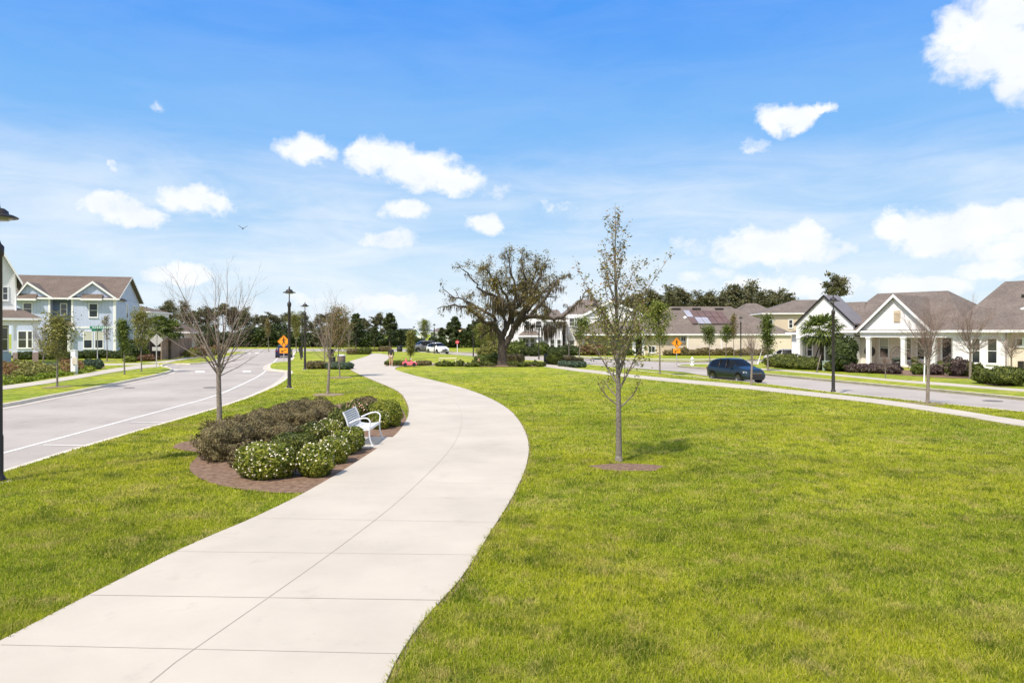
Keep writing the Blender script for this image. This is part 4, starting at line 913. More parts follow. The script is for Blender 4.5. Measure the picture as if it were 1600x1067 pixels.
# low hedges and clumps further off
def hedge(px, py, w, d, h, mat, label, name='hedge', n=2500, size=.07, rz=0):
    x, y = G(px, py); root = empty(name, (x, y+d/2, 0), rz, label, 'hedge' if name == 'hedge' else name.replace('_',' '))
    shrub(root, int(px+py), w/2, d/2, h/2, mat, n=n, size=size, box=5, wild=.03); return root
hedge(490, 576.8, 1.35, 1.2, .64, M_LF_BROWN, 'brown clipped hedge beside the second lamp, left part')
hedge(506, 576.5, .95, 1.1, .52, M_LF_BROWN, 'lower brown clipped hedge beside the waste bin')
hedge(550, 553.8, 1.7, 1.6, .85, M_LF_BROWN, 'brown rounded hedge at the far bend of the path')
hedge(568, 553.8, 1.75, 1.6, .95, M_LF_BOXD, 'dark green rounded hedge at the far bend of the path')
hedge(600, 549.2, 2.0, 1.2, .85, M_LF_BROWN, 'long low brown hedge behind the walking person', size=.09)
hedge(584, 549.4, 1.3, 1.2, .5, M_LF_OLIVE, 'low olive hedge at the far end of the path', size=.09)
hedge(623, 571.5, 2.2, 1.2, .45, M_LF_BOXD, 'low dark shrub border between the person and the pink toy car')
hedge(660, 571.6, 1.5, 1.0, .45, M_LF_BROWN, 'low brown shrub border right of the pink toy car')
hedge(606, 570.6, .7, .8, .35, M_LF_BOXD, 'small low shrub at the planter tip beside the person')
hedge(804, 566.4, 2.0, 1.5, .82, M_LF_BROWN, 'clipped brown hedge right of the live oak trunk')
hedge(884, 565.6, 2.1, 1.3, .62, M_LF_BROWN, 'clipped brown hedge left of the bare tree by the right road')
hedge(905, 567, .9, 1.0, .5, M_LF_BROWN, 'short brown hedge at the right end of the roadside planting')
shrub_at(867, 569.8, .72, .7, .56, M_LF_LIME, 'yellow-green loose shrub beside the black waste bin', n=3200, size=.07, wild=.2)
for i, (px, py) in enumerate([(517,577),(526,577.4),(536,577.6),(544,577.2)]):
    shrub_at(px, py, .42, .4, .28, M_LF_BLUE, 'grey-green grassy clump at the foot of the waste bins', 'grassy clumps by the waste bins', n=1600, size=.09, wild=.2, name='grass_clump', cat='grass clump')
for i, (px, py) in enumerate([(880,573),(890,574),(900,574.6),(908,574.4)]):
    shrub_at(px, py, .42, .4, .26, M_LF_BLUE, 'grey-green grassy clump along the sidewalk below the brown hedge', 'grassy clumps below the brown hedge', n=1300, size=.09, wild=.2, name='grass_clump', cat='grass clump')
rr = random.Random(4)
for i in range(15):
    px = 688+i*11.3+rr.uniform(-3,3)
    if 778 < px < 796: continue
    shrub_at(px, 573+rr.uniform(-.6,.6), rr.uniform(.3,.5), .35, rr.uniform(.16,.28), M_LF_BOXD, 'small dark plant in the border along the far edge of the big lawn', 'plants in the border along the lawn', n=700, size=.08, wild=.25, name='border_plant', cat='plant')
for i, (px, py, rx, rz) in enumerate([(757,569.6,1.0,.42),(772,570,.9,.5),(763,566,1.2,.9),(776,566,1.0,1.1)]):
    shrub_at(px, py, rx, .8, rz, [M_LF_GREEN,M_LF_GREEN,M_LF_OLIVE,M_LF_OLIVE][i], ['low green bush at the foot of the oak, beside the seated child','green bush touching the left foot of the oak trunk','loose olive bush behind the seated child','tall olive bush just left of the oak trunk'][i], n=2600, size=.09, wild=.25)
# planting before the houses on the left
for i, (px, py) in enumerate([(138.5,577.6),(152,577.4)]):
    shrub_at(px, py, .42, .4, .42, M_LF_BLUE, ['left of two round blue-green clumps by the street name sign','right of two round blue-green clumps, at the foot of the street name sign'][i], n=2200, size=.10, wild=.12, name='round_clump', cat='plant')
def patch(name, pts, h, n, size, mat, label, seed, z0=.02):
    rng = np.random.default_rng(seed); poly = np.array([G(*p) for p in pts]); mn, mx = poly.min(0), poly.max(0)
    x = rng.uniform(mn[0], mx[0], n*3); y = rng.uniform(mn[1], mx[1], n*3); k = inside(x, y, poly); x, y = x[k][:n], y[k][:n]
    hh = h*(.45+.4*np.sin(x*1.3+seed)*np.sin(y*1.1)+.3*np.sin(x*3.7+y*2.9)+.25*rng.random(len(x))); hh = np.maximum(hh, .06)
    o = leaves_at(name, np.stack([x,y,z0+hh*rng.random(len(x))**.5],1), size, mat, None, rng, aspect=.6); tag(o, label, 'planting', kind='stuff')
patch('ground_cover', [(3,602.6),(45,596.5),(85,589.5),(120,584.5),(150,580),(132,574.5),(90,580),(40,584),(0,584)], .30, 16000, .085, M_LF_LIMEG, 'bright green ground cover along the left sidewalk', 1)
patch('ground_cover', [(3,596),(60,590),(100,584),(112,579),(60,572.5),(0,574.5)], .62, 13000, .10, M_LF_OLIVE, 'olive ground cover in front of the brick-based porch', 2)
patch('ground_cover', [(96,585),(130,580),(134,573.5),(112,570.5),(92,573)], .75, 5200, .10, M_LF_RUST, 'rust-orange planting beside the white marker post', 3)
patch('ground_cover', [(3,592),(40,588),(52,581),(20,577.5),(0,579)], .7, 3600, .10, M_LF_RUST, 'rust-tinted planting at the left edge by the porch', 5)
rr = random.Random(12)
for i in range(13):
    shrub_at(118+i*5.9, 560.3+rr.uniform(-.4,.3), .5, .5, rr.uniform(.38,.5), M_LF_DARK, 'low dark shrub in the row along the foot of the blue house', 'shrubs along the foot of the blue house', n=1100, size=.11)
for i, px in enumerate([30,40,47,64,74,84,95,104]):
    shrub_at(px, 562.5, .7, .6, .45, M_LF_DARK, 'dark shrub in the row behind the porch columns', 'shrubs behind the porch columns', n=1200, size=.12)
for i, (px, py, rx, rz, m) in enumerate([(205,564.6,1.1,1.1,M_LF_DARK),(217,563.8,.9,.9,M_LF_GREEN),(228,564.5,.8,.35,M_LF_RED),(236,564.4,.7,.3,M_LF_RED),(203,566.2,.45,.3,M_LF_LIME)]):
    shrub_at(px, py, rx, .8, rz, m, ['large dark bush against the dark fence at the corner of the blue house','green bush against the dark fence','low reddish bush at the dark fence, left one','low reddish bush at the dark fence by the diamond sign pole','small yellow-green tuft in front of the dark fence bush'][i], n=2200, size=.12, wild=.2)
for i in range(6):
    shrub_at(300+i*9, 558.5-i*1.0, .9, .8, .5+.1*(i%3), [M_LF_OLIVE,M_LF_RUST,M_LF_BROWN][i%3], 'scrubby bush along the far left sidewalk beyond the fence', 'scrub along the far left sidewalk', n=1400, size=.13, wild=.25)
# planting on the right: clipped bushes and hedges of the white house
for i, (px, py, rx, rz) in enumerate([(1214,573.5,1.15,.48),(1226,575.5,1.0,.44),(1238,577,.8,.42),(1228,571,1.5,.54),(1246,577.2,.6,.36),(1254,577.6,.6,.36),(1262,578,.62,.38),(1271,578.6,.62,.38),(1252,573.5,.9,.45),(1266,574,.9,.45),(1299,580.5,.5,.36)]):
    shrub_at(px, py, rx, .8, rz, M_LF_BOXD, 'rounded green bush in the bed below the black-edged gable', 'bushes below the black-edged gable', n=2400, size=.08)
shrub_at(1317, 581.3, 1.05, .9, 1.30, M_LF_DARK, 'tall dark magnolia bush between the two gables', n=6000, size=.12, wild=.16, name='magnolia_bush')
for i in range(8):
    shrub_at(1333+i*9.2, 582.4+i*.35, .5, .45, .33, M_LF_PLUM, 'plum-leaved shrub in the low hedge before the white porch', 'plum-leaved hedge before the white porch', n=1500, size=.07, wild=.2)
for i, (px, py, r) in enumerate([(1457,586.3,.45),(1464,586.5,.42),(1437,586,.5),(1491,588,.62),(1500,588.5,.75),(1509,588.5,.6),(1526,589,.5)]):
    shrub_at(px, py, r, .5, r*.85, [M_LF_PLUM,M_LF_PLUM,M_LF_GREEN,M_LF_BOXD,M_LF_PLUM,M_LF_BOXD,M_LF_BOXD][i], ['plum shrub left of the front step','second plum shrub at the front step','small green shrub below the porch right of its middle column','green shrub right of the dark front door','tall plum-topped shrub between the door and the twin windows','green shrub before the twin windows of the right bay','low shrub at the foot of the reddish bare tree'][i], n=1800, size=.07, wild=.2)
for i, (px, py, rx, rz) in enumerate([(1546,600.5,.85,.42),(1574,603.8,1.05,.54),(1592,597.5,.5,.34)]):
    shrub_at(px, py, rx, .8, rz, M_LF_BOXD, ['rounded dark green bush, left of the three before the right end of the white house','largest rounded green bush before the right end of the white house','smallest rounded bush at the right end of the white house'][i], n=5200, size=.07, wild=.12)
for i in range(14):
    shrub_at(1045+i*11.5, 555.6, .8, .6, .36+.08*(i%3), M_LF_BROWN, 'low brownish shrub in the row along the cream side wall', 'shrubs along the cream side wall', n=1100, size=.12, wild=.2)
for i, (px, rz, m) in enumerate([(800,.9,M_LF_GREEN),(811,1.0,M_LF_GREEN),(822,.55,M_LF_DARK),(831,.6,M_LF_DARK),(846,.9,M_LF_GREEN),(862,.55,M_LF_DARK),(875,.55,M_LF_DARK),(886,.7,M_LF_DARK),(898,.6,M_LF_DARK),(914,.7,M_LF_RED),(925,.75,M_LF_RED),(936,.7,M_LF_RED),(950,.45,M_LF_DARK),(965,.4,M_LF_RED),(980,.4,M_LF_DARK)]):
    shrub_at(px, 555.4, 1.0, .8, rz, m, 'shrub in the foundation planting of the white houses across the road' if m != M_LF_RED else 'reddish shrub in the foundation planting across the road', 'foundation shrubs across the road' if m != M_LF_RED else 'reddish foundation shrubs across the road', n=1600, size=.13, wild=.2)
# ------------------------------------------------------------------ houses
M_ROOF = shingle('shingles', (.165,.135,.115)); M_ROOFW = shingle('shingles_west', (.15,.115,.092))
M_ROOFM = pmat('metal_roof', (.20,.18,.175), .45, .1, 1)
M_WSIDE = add_lines(pmat('white_siding', (.78,.79,.81), .65, .04, 1), .18, 2, .5, .12, .80)
M_PSIDE = add_lines(pmat('pinkish_siding', (.74,.66,.61), .7, .04, 1), .18, 2, .5, .12, .80)
M_CSIDE = add_lines(pmat('cream_siding', (.70,.62,.50), .7, .04, 1), .18, 2, .45, .12, .84)
M_WBOARD = add_lines(pmat('white_board', (.78,.79,.82), .65, .04, 1), .6, 'xy', .6, .06, .82)
M_BLUE = add_lines(pmat('blue_board', (.49,.555,.745), .7, .05, .8), .42, 'xy', .8, .10, .80)
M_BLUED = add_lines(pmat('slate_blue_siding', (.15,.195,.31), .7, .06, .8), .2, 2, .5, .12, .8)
M_BLUES = add_lines(pmat('blue_siding', (.48,.535,.70), .7, .05, .8), .18, 2, .5, .12, .84)
M_STUC = pmat('beige_stucco', (.58,.49,.38), .9, .06, .7, bump=.2)
M_TEAL = pmat('pale_teal', (.30,.42,.47), .8, .06, 1)
M_BRICK = add_lines(pmat('column_brick', (.33,.25,.21), .9, .25, 12), .08, 2, .5, .2, .75)
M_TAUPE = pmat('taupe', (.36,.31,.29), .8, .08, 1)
M_DOORD = pmat('door_dark', (.03,.028,.03), .4, .1, 3)
M_SHADE = pmat('window_shade', (.50,.51,.46), .8, .05, 6)
M_PANEL = pmat('solar_glass', (.15,.095,.075), .38, .15, .5, spec=.4); M_PANELB = pmat('solar_glass_pale', (.36,.36,.41), .3, .15, .5, spec=.5)
M_ORANGE = pmat('bare_sheathing', (.62,.34,.15), .8, .1, .6); M_ORROOF = pmat('roof_sheathing', (.72,.47,.24), .8, .12, .5)
M_FENCE = add_lines(pmat('fence_wood', (.30,.215,.165), .9, .2, 2), .14, 'xy', .8, .18, .5)
M_FENCED = add_lines(pmat('fence_wood_dark', (.045,.032,.026), .9, .25, 2), .14, 'xy', .6, .18, .6)

class House:
    def __init__(s, O, d, name, label):
        s.O = Vector(O); s.d = Vector(d).normalized(); s.n = Vector((-s.d.y, s.d.x))
        if s.n.y < 0: s.n = -s.n
        s.root = empty(name, (O[0], O[1], 0), math.atan2(s.d.y, s.d.x), label, 'house'); s.k = {}
    def sx(s, px, o=0.):
        k = (px-800)/FPX; return (k*(s.O.y+o*s.n.y)-(s.O.x+o*s.n.x))/(s.d.x-k*s.d.y)
    def z(s, px, py, o=0.):
        t = s.sx(px, o); Y = s.O.y+t*s.d.y+o*s.n.y; return HC+(HOR-py)*Y/FPX
    def p(s, px, py, o=0.): return s.sx(px, o), s.z(px, py, o)
    def part(s, mb, name, mat, parent=None):
        return mb.build(name, mat, parent or s.root)
    def wall(s, x0, x1, y0, y1, z0, z1, mat, name='wall'):
        return s.part(MB().box(x0,x1,y0,y1,z0,z1), name, mat)
    def gable(s, x0, x1, y0, y1, ze, zr, wallmat, roofmat, trim=M_TRIM, oh=.4, front=.4, th=.16, wall=True, px=None, name='roof', rake=.22, back=0.):
        """gable facing the street, ridge running back along y"""
        xc = px if px is not None else (x0+x1)/2
        sl0 = (zr-ze)/(xc-x0); sl1 = (zr-ze)/(x1-xc); e0 = ze-sl0*oh; e1 = ze-sl1*oh
        if wall: s.part(MB().prism([(x0,y0,ze),(x1,y0,ze),(xc,y0,zr)], (0,.15,0)), 'gable_wall', wallmat)
        a = y0-front; L = y1-a+back; mb = MB()
        mb.prism([(x0-oh,a,e0+.02),(xc,a,zr+.02),(xc,a,zr+th),(x0-oh,a,e0+th)], (0,L,0))
        mb.prism([(x1+oh,a,e1+.02),(x1+oh,a,e1+th),(xc+.001,a,zr+th),(xc+.001,a,zr+.02)], (0,L,0))
        s.part(mb, name, roofmat)
        t = MB(); A = a-.03; lw = rake
        t.prism([(x0-oh-.02,A,e0+th-lw),(xc-.0,A,zr+th-lw),(xc,A,zr+th+.02),(x0-oh-.02,A,e0+th+.02)], (0,.026,0))
        t.prism([(x1+oh+.02,A,e1+th-lw),(x1+oh+.02,A,e1+th+.02),(xc+.002,A,zr+th+.02),(xc+.002,A,zr+th-lw)], (0,.026,0))
        s.part(t, 'rake_trim', trim)
    def sidegable(s, x0, x1, y0, y1, ze, zr, wallmat, roofmat, oh=.4, side=.4, th=.16, yc=None, trim=M_TRIM, zb=None):
        """ridge along x; gable ends face the sides"""
        yc = yc if yc is not None else (y0+y1)/2; s0 = (zr-ze)/(yc-y0); s1 = (zr-ze)/(y1-yc); e0 = ze-s0*oh; e1 = ze-s1*oh
        for X in (x0, x1-.15): s.part(MB().prism([(X,y0,ze),(X,y1,ze),(X,yc,zr)], (.15,0,0)), 'gable_wall', wallmat)
        mb = MB(); L = x1-x0+2*side; a = x0-side
        mb.prism([(a,y0-oh,e0+.02),(a,yc,zr+.02),(a,yc,zr+th),(a,y0-oh,e0+th)], (L,0,0))
        mb.prism([(a,y1+oh,e1+.02),(a,y1+oh,e1+th),(a,yc+.001,zr+th),(a,yc+.001,zr+.02)], (L,0,0)); s.part(mb, 'roof', roofmat)
        t = MB()
        for A in (a-.03, a+L+.004):
            t.prism([(A,y0-oh-.02,e0+th-.22),(A,yc,zr+th-.22),(A,yc,zr+th+.02),(A,y0-oh-.02,e0+th+.02)], (.026,0,0))
            t.prism([(A,y1+oh+.02,e1+th-.22),(A,y1+oh+.02,e1+th+.02),(A,yc+.002,zr+th+.02),(A,yc+.002,zr+th-.22)], (.026,0,0))
        t.box(a, a+L, y0-oh-.05, y0-oh-.01, e0-.06, e0+th); s.part(t, 'rake_trim', trim)
    def hip(s, x0, x1, y0, y1, ze, zr, r0, r1, yc=None, roofmat=None, oh=.45, trim=M_TRIM, name='roof'):
        """hip roof with its ridge along x from r0 to r1"""
        yc = yc if yc is not None else (y0+y1)/2; a, b, c, d = x0-oh, x1+oh, y0-oh, y1+oh
        vs = [(a,c,ze),(b,c,ze),(b,d,ze),(a,d,ze),(r0,yc,zr),(r1,yc,zr)]
        mb = MB().add(vs, [(0,1,5,4),(1,2,5),(2,3,4,5),(3,0,4),(3,2,1,0)]); s.part(mb, name, roofmat or M_ROOF)
        t = MB(); q = .03
        t.box(a-q,b+q,c-q,c-.002,ze-.17,ze+.03); t.box(a-q,b+q,d+.002,d+q,ze-.17,ze+.03); t.box(a-q,a-.002,c,d,ze-.17,ze+.03); t.box(b+.002,b+q,c,d,ze-.17,ze+.03)
        s.part(t, 'fascia', trim)
    def window(s, x0, x1, z0, z1, y=0., cols=1, rows=2, glass=None, frame=.11, face='front', shade=0., trim=M_TRIM, sill=True, mun=.05, name='window'):
        """frame object with its pane(s) as a child; face: front (y plane), right or left (x plane; x0,x1 then run along y)"""
        w = x1-x0; h = z1-z0; f = MB(); pr = .06
        f.box(-frame,w+frame,-pr,.0,h,h+frame); f.box(-frame,w+frame,-pr,.0,-frame,0)
        f.box(-frame,0,-pr+.002,.0,0,h); f.box(w,w+frame,-pr+.002,.0,0,h)
        for i in range(1, rows): f.box(0,w,-pr+.012,.0,h*i/rows-mun/2,h*i/rows+mun/2)
        for i in range(1, cols): f.box(w*i/cols-mun/2,w*i/cols+mun/2,-pr+.014,.0,0,h)
        if sill: f.box(-frame-.05,w+frame+.05,-pr-.05,.0,-frame-.05,-frame-.002)
        fr = f.build(name, trim, s.root); g = MB().box(0.003,w-.003,-.018,.0,0.003,h-.003).build('pane', glass or M_GLASS, fr)
        if shade:
            MB().box(.02,w-.02,-.024,-.019,h*(1-shade),h-.01).build('shade', M_SHADE, fr)
        if face == 'front': fr.location = (x0, y-.003, z0)
        elif face == 'right': fr.rotation_euler = (0,0,math.pi/2); fr.location = (y+.003, x0, z0)
        return fr
    def column(s, x, y, w, z0, z1, mat=M_TRIM, base=None, bh=0., bw=None, name='column'):
        mb = MB().box(x-w/2,x+w/2,y-w/2,y+w/2,z0+(bh if base else 0),z1); mb.box(x-w/2-.04,x+w/2+.04,y-w/2-.04,y+w/2+.04,z1-.14,z1-.002)
        mb.box(x-w/2-.04,x+w/2+.04,y-w/2-.04,y+w/2+.04,z0+(bh if base else 0)+.001,z0+(bh if base else 0)+.12)
        c = s.part(mb, name, mat)
        if base:
            bw = bw or w*1.35; MB().box(x-bw/2,x+bw/2,y-bw/2,y+bw/2,z0,z0+bh-.001).build('column_base', base, c)
        return c

# ---- the white house with two street gables on the right
H = House((28.5, 71.0), (.62, -.785), 'white_house', 'long white single-storey house with a black-edged gable and a white porch gable')
R, px = H.root, H.sx
ze = H.z(1500, 516.5)
# body
xA0, xA1 = px(1244), px(1333); xm = px(1352); xB0, xB1 = px(1344), px(1455); xD = px(1463); xW0, xW1 = px(1489), px(1574); xE = px(1640)
H.wall(px(1237, 1.2), xA0, 1.2, 13, 0, H.z(1240, 519, 1.2), M_WSIDE)
H.wall(xA1+.01, xB0+.3, 1.4, 13, 0, ze-.02, M_PSIDE)
H.wall(xB0+.31, xD+.2, 2.4, 13.01, 0, ze-.03, M_PSIDE)
H.wall(xD+.21, xW0-.01, 2.0, 13, 0, ze-.02, M_WSIDE)
H.wall(xW0, xW1, .0, 13.02, 0, ze-.01, M_WSIDE)
H.wall(xW1+.01, xE, .35, 13, 0, ze-.02, M_CSIDE)
H.part(MB().box(px(1571), px(1573.6), -.10, -.01, 0, ze-.2), 'downspout', M_TAUPE)
for q in (xW0-.02, xW1-.45): H.part(MB().box(q, q+.16, -.03, -.003, 0, ze-.02), 'corner_trim', M_TRIM)
# gable A (black edge)
zA = H.z(1244, 507, -.4); zAr = H.z(1288, 463, -.4); xAc = px(1288)
H.gable(xA0, xA1, 0, 2.6, zA, zAr, M_WBOARD, M_ROOFM, trim=M_BLACK, oh=.12, front=.15, px=xAc, rake=.20)
zb = H.z(1250, 527)
H.part(MB().box(xA0, xA1, .0, .28, zb, zA-.002), 'beam', M_WHITE)
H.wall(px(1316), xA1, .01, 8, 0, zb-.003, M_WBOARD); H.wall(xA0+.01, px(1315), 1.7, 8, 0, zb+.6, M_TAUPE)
H.column((xA0+px(1251))/2, .16, (px(1251)-xA0)*.8, 0, zb, M_WHITE)
H.window(px(1262,1.7), px(1269,1.7), H.z(1265,556,1.7), H.z(1265,536,1.7), 1.7)
H.window(px(1290,1.7), px(1303,1.7), H.z(1295,566,1.7), H.z(1295,532,1.7), 1.7, glass=M_GLASS2, name='front_door')
H.part(MB().box(xA0, xA1, .28, 1.7, zb+.02, zb+.1), 'ceiling', M_TRIM)
H.hip(px(1236,1.2), xA0, 1.0, 8, H.z(1236,520,1.2), H.z(1244,509,4), xA0-.3, xA0-.1, yc=4, oh=.3)
# gable B (porch)
zB = H.z(1400, 521); zBr = H.z(1398, 462.5, -.4); zBe = H.z(1343, 516.5, -.4); xBc = px(1398.5)
H.gable(xB0, xB1, 0, 8, zBe, zBr, M_WSIDE, M_ROOF, oh=.15, front=.35, px=xBc, rake=.26)
zbm = H.z(1400, 527)
H.part(MB().box(xB0, px(1489), .0, .30, zbm, zBe-.003), 'beam', M_TRIM)
H.part(MB().box(xB0, px(1489), .30, 2.4, zbm+.12, zbm+.2), 'ceiling', M_TRIM)
for (a, b) in [(1352,1360.5),(1406,1415.5),(1452.5,1463)]:
    H.column((px(a)+px(b))/2, .16, (px(b)-px(a))*.72, .02, zbm, M_TRIM)
H.part(MB().box(px(1353), px(1489), -.25, 2.4, -.1, .10), 'porch_floor', M_CONC)
H.part(MB().box(px(1467), px(1488), -.6, -.26, -.1, .06), 'step', M_KERB)
v = MB().box(px(1396.7), px(1407), -.06, -.003, H.z(1400,503.5), H.z(1400,485.5)); 
for k in range(9): v.box(px(1396.7)+.04, px(1407)-.04, -.085, -.061, H.z(1400,503.5)+.05+k*.09, H.z(1400,503.5)+.10+k*.09)
H.part(v, 'gable_vent', pmat('vent_beige', (.60,.50,.38), .7, .05))
y = 2.4
H.window(px(1375.5,y), px(1388,y), H.z(1380,558,y), H.z(1380,529,y), y, shade=.45)
H.window(px(1416.5,y), px(1423.5,y), H.z(1420,562,y), H.z(1420,529,y), y)
H.window(px(1434,y), px(1444.5,y), H.z(1440,561,y), H.z(1440,529,y), y)
# front door, part glass
y = 2.0; d0, d1 = px(1473,y), px(1486.5,y); zd = H.z(1480,528.5,y)
dr = MB().box(0, d1-d0, -.05, 0, 0, zd-.12).build('front_door', M_DOORD, R, loc=(d0, y-.003, .12))
g = MB()
for i in range(2):
    for j in range(4): g.box(.30+i*(d1-d0-.6)/2+.02, .30+(i+1)*(d1-d0-.6)/2-.02, -.056, -.051, .62+j*.52, 1.08+j*.52)
g.build('door_glass', M_GLASS2, dr); MB().box(d1-d0-.14,d1-d0-.08,-.12,-.052,1.0,1.2).build('handle', M_STEEL, dr)
H.part(MB().box(d0-.14,d0-.005,y-.07,y-.004,.12,zd+.12).box(d1+.005,d1+.14,y-.07,y-.004,.12,zd+.12).box(d0-.14,d1+.14,y-.068,y-.004,zd+.01,zd+.14), 'door_frame', M_TRIM)
# right bay windows
for (a, b) in [(1519.5,1531),(1544,1557.5)]: H.window(px(a), px(b), H.z(1535,566.5), H.z(1535,529.5), 0)
H.window(px(1589,.35), px(1597.5,.35), H.z(1593,539.5,.35), H.z(1593,529.5,.35), .35, rows=1)
H.part(MB().box(px(1594,.35), px(1603,.35), -.2, .34, 0, .85), 'utility_box', M_BLACK)
# roofs
o = 8; H.hip(px(1320,2), px(1487,.3)+1.0, .3, 14.5, ze, H.z(1425,456.5,o), px(1371,o), px(1481,o), yc=o, oh=.5)
H.hip(px(1268,2), px(1350,2), .9, 10.4, ze-.25, H.z(1320,472.5,5.6), px(1296,5.6), px(1352,5.6), yc=5.6, oh=.3)
o2 = 9; H.hip(px(1488)+.2, xE+3, .0, 18, ze+.012, H.z(1600,438.5,o2), px(1570,o2), xE+1, yc=o2, oh=.5)
x, z = px(1597,3), H.z(1597,478,3); H.part(MB().lathe([(.02,z-.5),(.24,z-.4),(.26,z-.2),(.02,z-.1)], 12, x, 3.4), 'roof_vent', M_TRIM)
H.part(MB().box(px(1593,5), px(1600,5), 5.4, 6.0, H.z(1596,464,5)-.5, H.z(1596,460,5)), 'roof_vent', M_BLACK)
# things on the porch
def local_pt(Hs, s_, o_): q = Hs.O+Hs.d*s_+Hs.n*o_; return (q.x, q.y)
rz = math.atan2(H.d.y, H.d.x)
c = local_pt(H, px(1396), .9)
e = empty('egg_chair', (c[0], c[1], .10), rz, 'round wicker egg chair with a dark cushion on the white porch', 'chair')
f = MB()
for k in range(13):
    a = math.pi*k/12; f.tube([(.62*math.cos(a)*math.sin(b), .35-.45*math.cos(b)*.6, .95+.85*math.sin(a)*math.sin(b)) if False else (.64*math.cos(a)*math.sin(b*math.pi/8), .40-.5*math.cos(b*math.pi/16), .35+1.35*math.sin(b*math.pi/16)*(1 if True else 0)*(.55+.45*math.sin(a))) for b in range(9)], .012, 5)
f.tube([(.66*math.cos(a), -.1, 1.0+.72*math.sin(a)) for a in [math.pi*k/12 for k in range(-6,19)]], .022, 6)
f.build('wicker_shell', M_BARKD, e); MB().lathe([(.5,.02),(.52,.28),(.5,.42),(.2,.5)], 16).build('base', M_BLACK, e)
MB().lathe([(.46,.5),(.54,.6),(.5,.74),(.2,.8)], 16).build('cushion', pmat('cushion_green', (.05,.065,.05), .9, .15), e)
c = local_pt(H, px(1349.3), 1.25)
e = empty('hose_reel', (c[0], c[1], 1.35), rz, 'round dark hose reel hanging on the pinkish wall between the gables', 'hose reel')
f = MB(); f.tube([(.38*math.cos(a), -.08, .38*math.sin(a)) for a in [2*math.pi*k/18 for k in range(19)]], .13, 8, cap=False); f.build('hose', M_BLACK, e)
MB().tube([(0,.1,0),(0,-.12,0)], .3, 14).build('drum', M_DOORD, e)
for (pxx, o_, s_, lb) in [(1426,.5,1.0,'dark planter pot with foliage on the porch right of the middle column'),(1470,-.1,.7,'small pot at the front step left of the dark door')]:
    c = local_pt(H, px(pxx), o_); e = empty('plant_pot', (c[0],c[1],.10), 0, lb, 'plant pot')
    MB().lathe([(.18*s_,0),(.26*s_,.36*s_),(.28*s_,.4*s_),(.24*s_,.4*s_),(.2*s_,.34*s_)],14).build('pot', M_BRICK, e); q = shrub(e, 9, .32*s_, .32*s_, .28*s_, M_LF_GREEN, n=700, size=.06); q.location = (0,0,.34*s_)
c = local_pt(H, px(1418), -.4); e = empty('garden_stone', (c[0], c[1], 0), 0, 'pale round stone by the foot of the middle porch column', 'stone'); MB().lathe([(.22,0),(.3,.1),(.26,.24),(.1,.32)],12).build('stone', M_KERB, e)

# ---- solar-roofed house
H = House((xa(1060,101.5), 101.5), (1, 0), 'solar_roofed_house', 'cream single-storey house with solar panels on its big brown hip roof')
px = H.sx; zE = H.z(1100,522); 
H.wall(px(1073), px(1236), 0, 15, 0, zE-.02, M_CSIDE); H.wall(px(1009), px(1073)-.01, .6, 15.01, 0, zE-.03, M_STUC)
H.wall(px(905), px(1009)-.01, 2.6, 15, 0, zE-.04, M_STUC)
o = 8.5; zr = H.z(1090,479,o); H.hip(px(1006), px(1236), .2, 16.5, zE, zr, px(1046,o), px(1141,o), yc=o, oh=.45)
# entry wing roof
H.hip(px(908,0), px(1010), .4, 10, zE-.015, H.z(975,499,5), px(935,5), px(1012,5), yc=5, oh=.6)
for q in (992, 1007.5): H.column(px(q), .9, .45, 0, zE-.2, M_TRIM)
H.part(MB().box(px(985), px(1010), .7, 1.1, zE-.5, zE-.19), 'beam', M_TRIM)
H.window(px(1013.5,.6), px(1023,.6), H.z(1018,550.5,.6), H.z(1018,541.5,.6), .6, cols=2, rows=1)
H.window(px(1066,0), px(1072,0), H.z(1068,533,0), H.z(1068,526,0), .6, cols=2, rows=1)
H.window(px(1140), px(1149), H.z(1144,549.5), H.z(1144,547), 0, rows=1)
H.part(MB().box(px(994,2.6), px(1002,2.6), 2.5, 2.59, 0, H.z(998,530,2.6)), 'front_door', M_DOORD)
for q in (1074, 1126.5): H.part(MB().box(px(q), px(q+1.6), -.04, -.002, 0, zE-.2), 'corner_trim', M_TRIM)
# panels lie on the front slope
y0r, y1r = .2-.45, o; sl = (zr-zE)/(y1r-y0r)
def on_roof(pxx, pyy):
    lo, hi = y0r, y1r
    for _ in range(40):
        m = (lo+hi)/2
        if H.z(pxx, pyy, m) > zE+(m-y0r)*sl: lo = m
        else: hi = m
    return H.sx(pxx, lo), lo, zE+(lo-y0r)*sl
TL, TR, BL, BR = [Vector(on_roof(*q)) for q in [(1066.5,485.3),(1128,487),(1081.8,507.2),(1144,507.6)]]
TR = TL+(TR-TL); 
for rw in range(2):
    for c_ in range(6):
        def cc(u, v): return TL*(1-u)*(1-v)+TR*u*(1-v)+BL*(1-u)*v+BR*u*v
        u0, u1, v0, v1 = c_/6+.006, (c_+1)/6-.006, rw/2+.012, (rw+1)/2-.012
        m_ = M_PANELB if (rw, c_) in ((0,0),(1,1),(1,2)) else M_PANEL
        q = [cc(u0,v1)+Vector((0,-.06,.10)), cc(u1,v1)+Vector((0,-.06,.10)), cc(u1,v0)+Vector((0,-.06,.10)), cc(u0,v0)+Vector((0,-.06,.10))]
        H.part(MB().prism(q, (0,.03,-.05)), 'solar_panel', m_)
H.part(MB().prism([BL+Vector((0,-.12,.02)), BR+Vector((0,-.12,.02)), BR+Vector((0,-.12,.16)), BL+Vector((0,-.12,.16))], (0,.03,0)), 'panel_rail', M_BLACK)
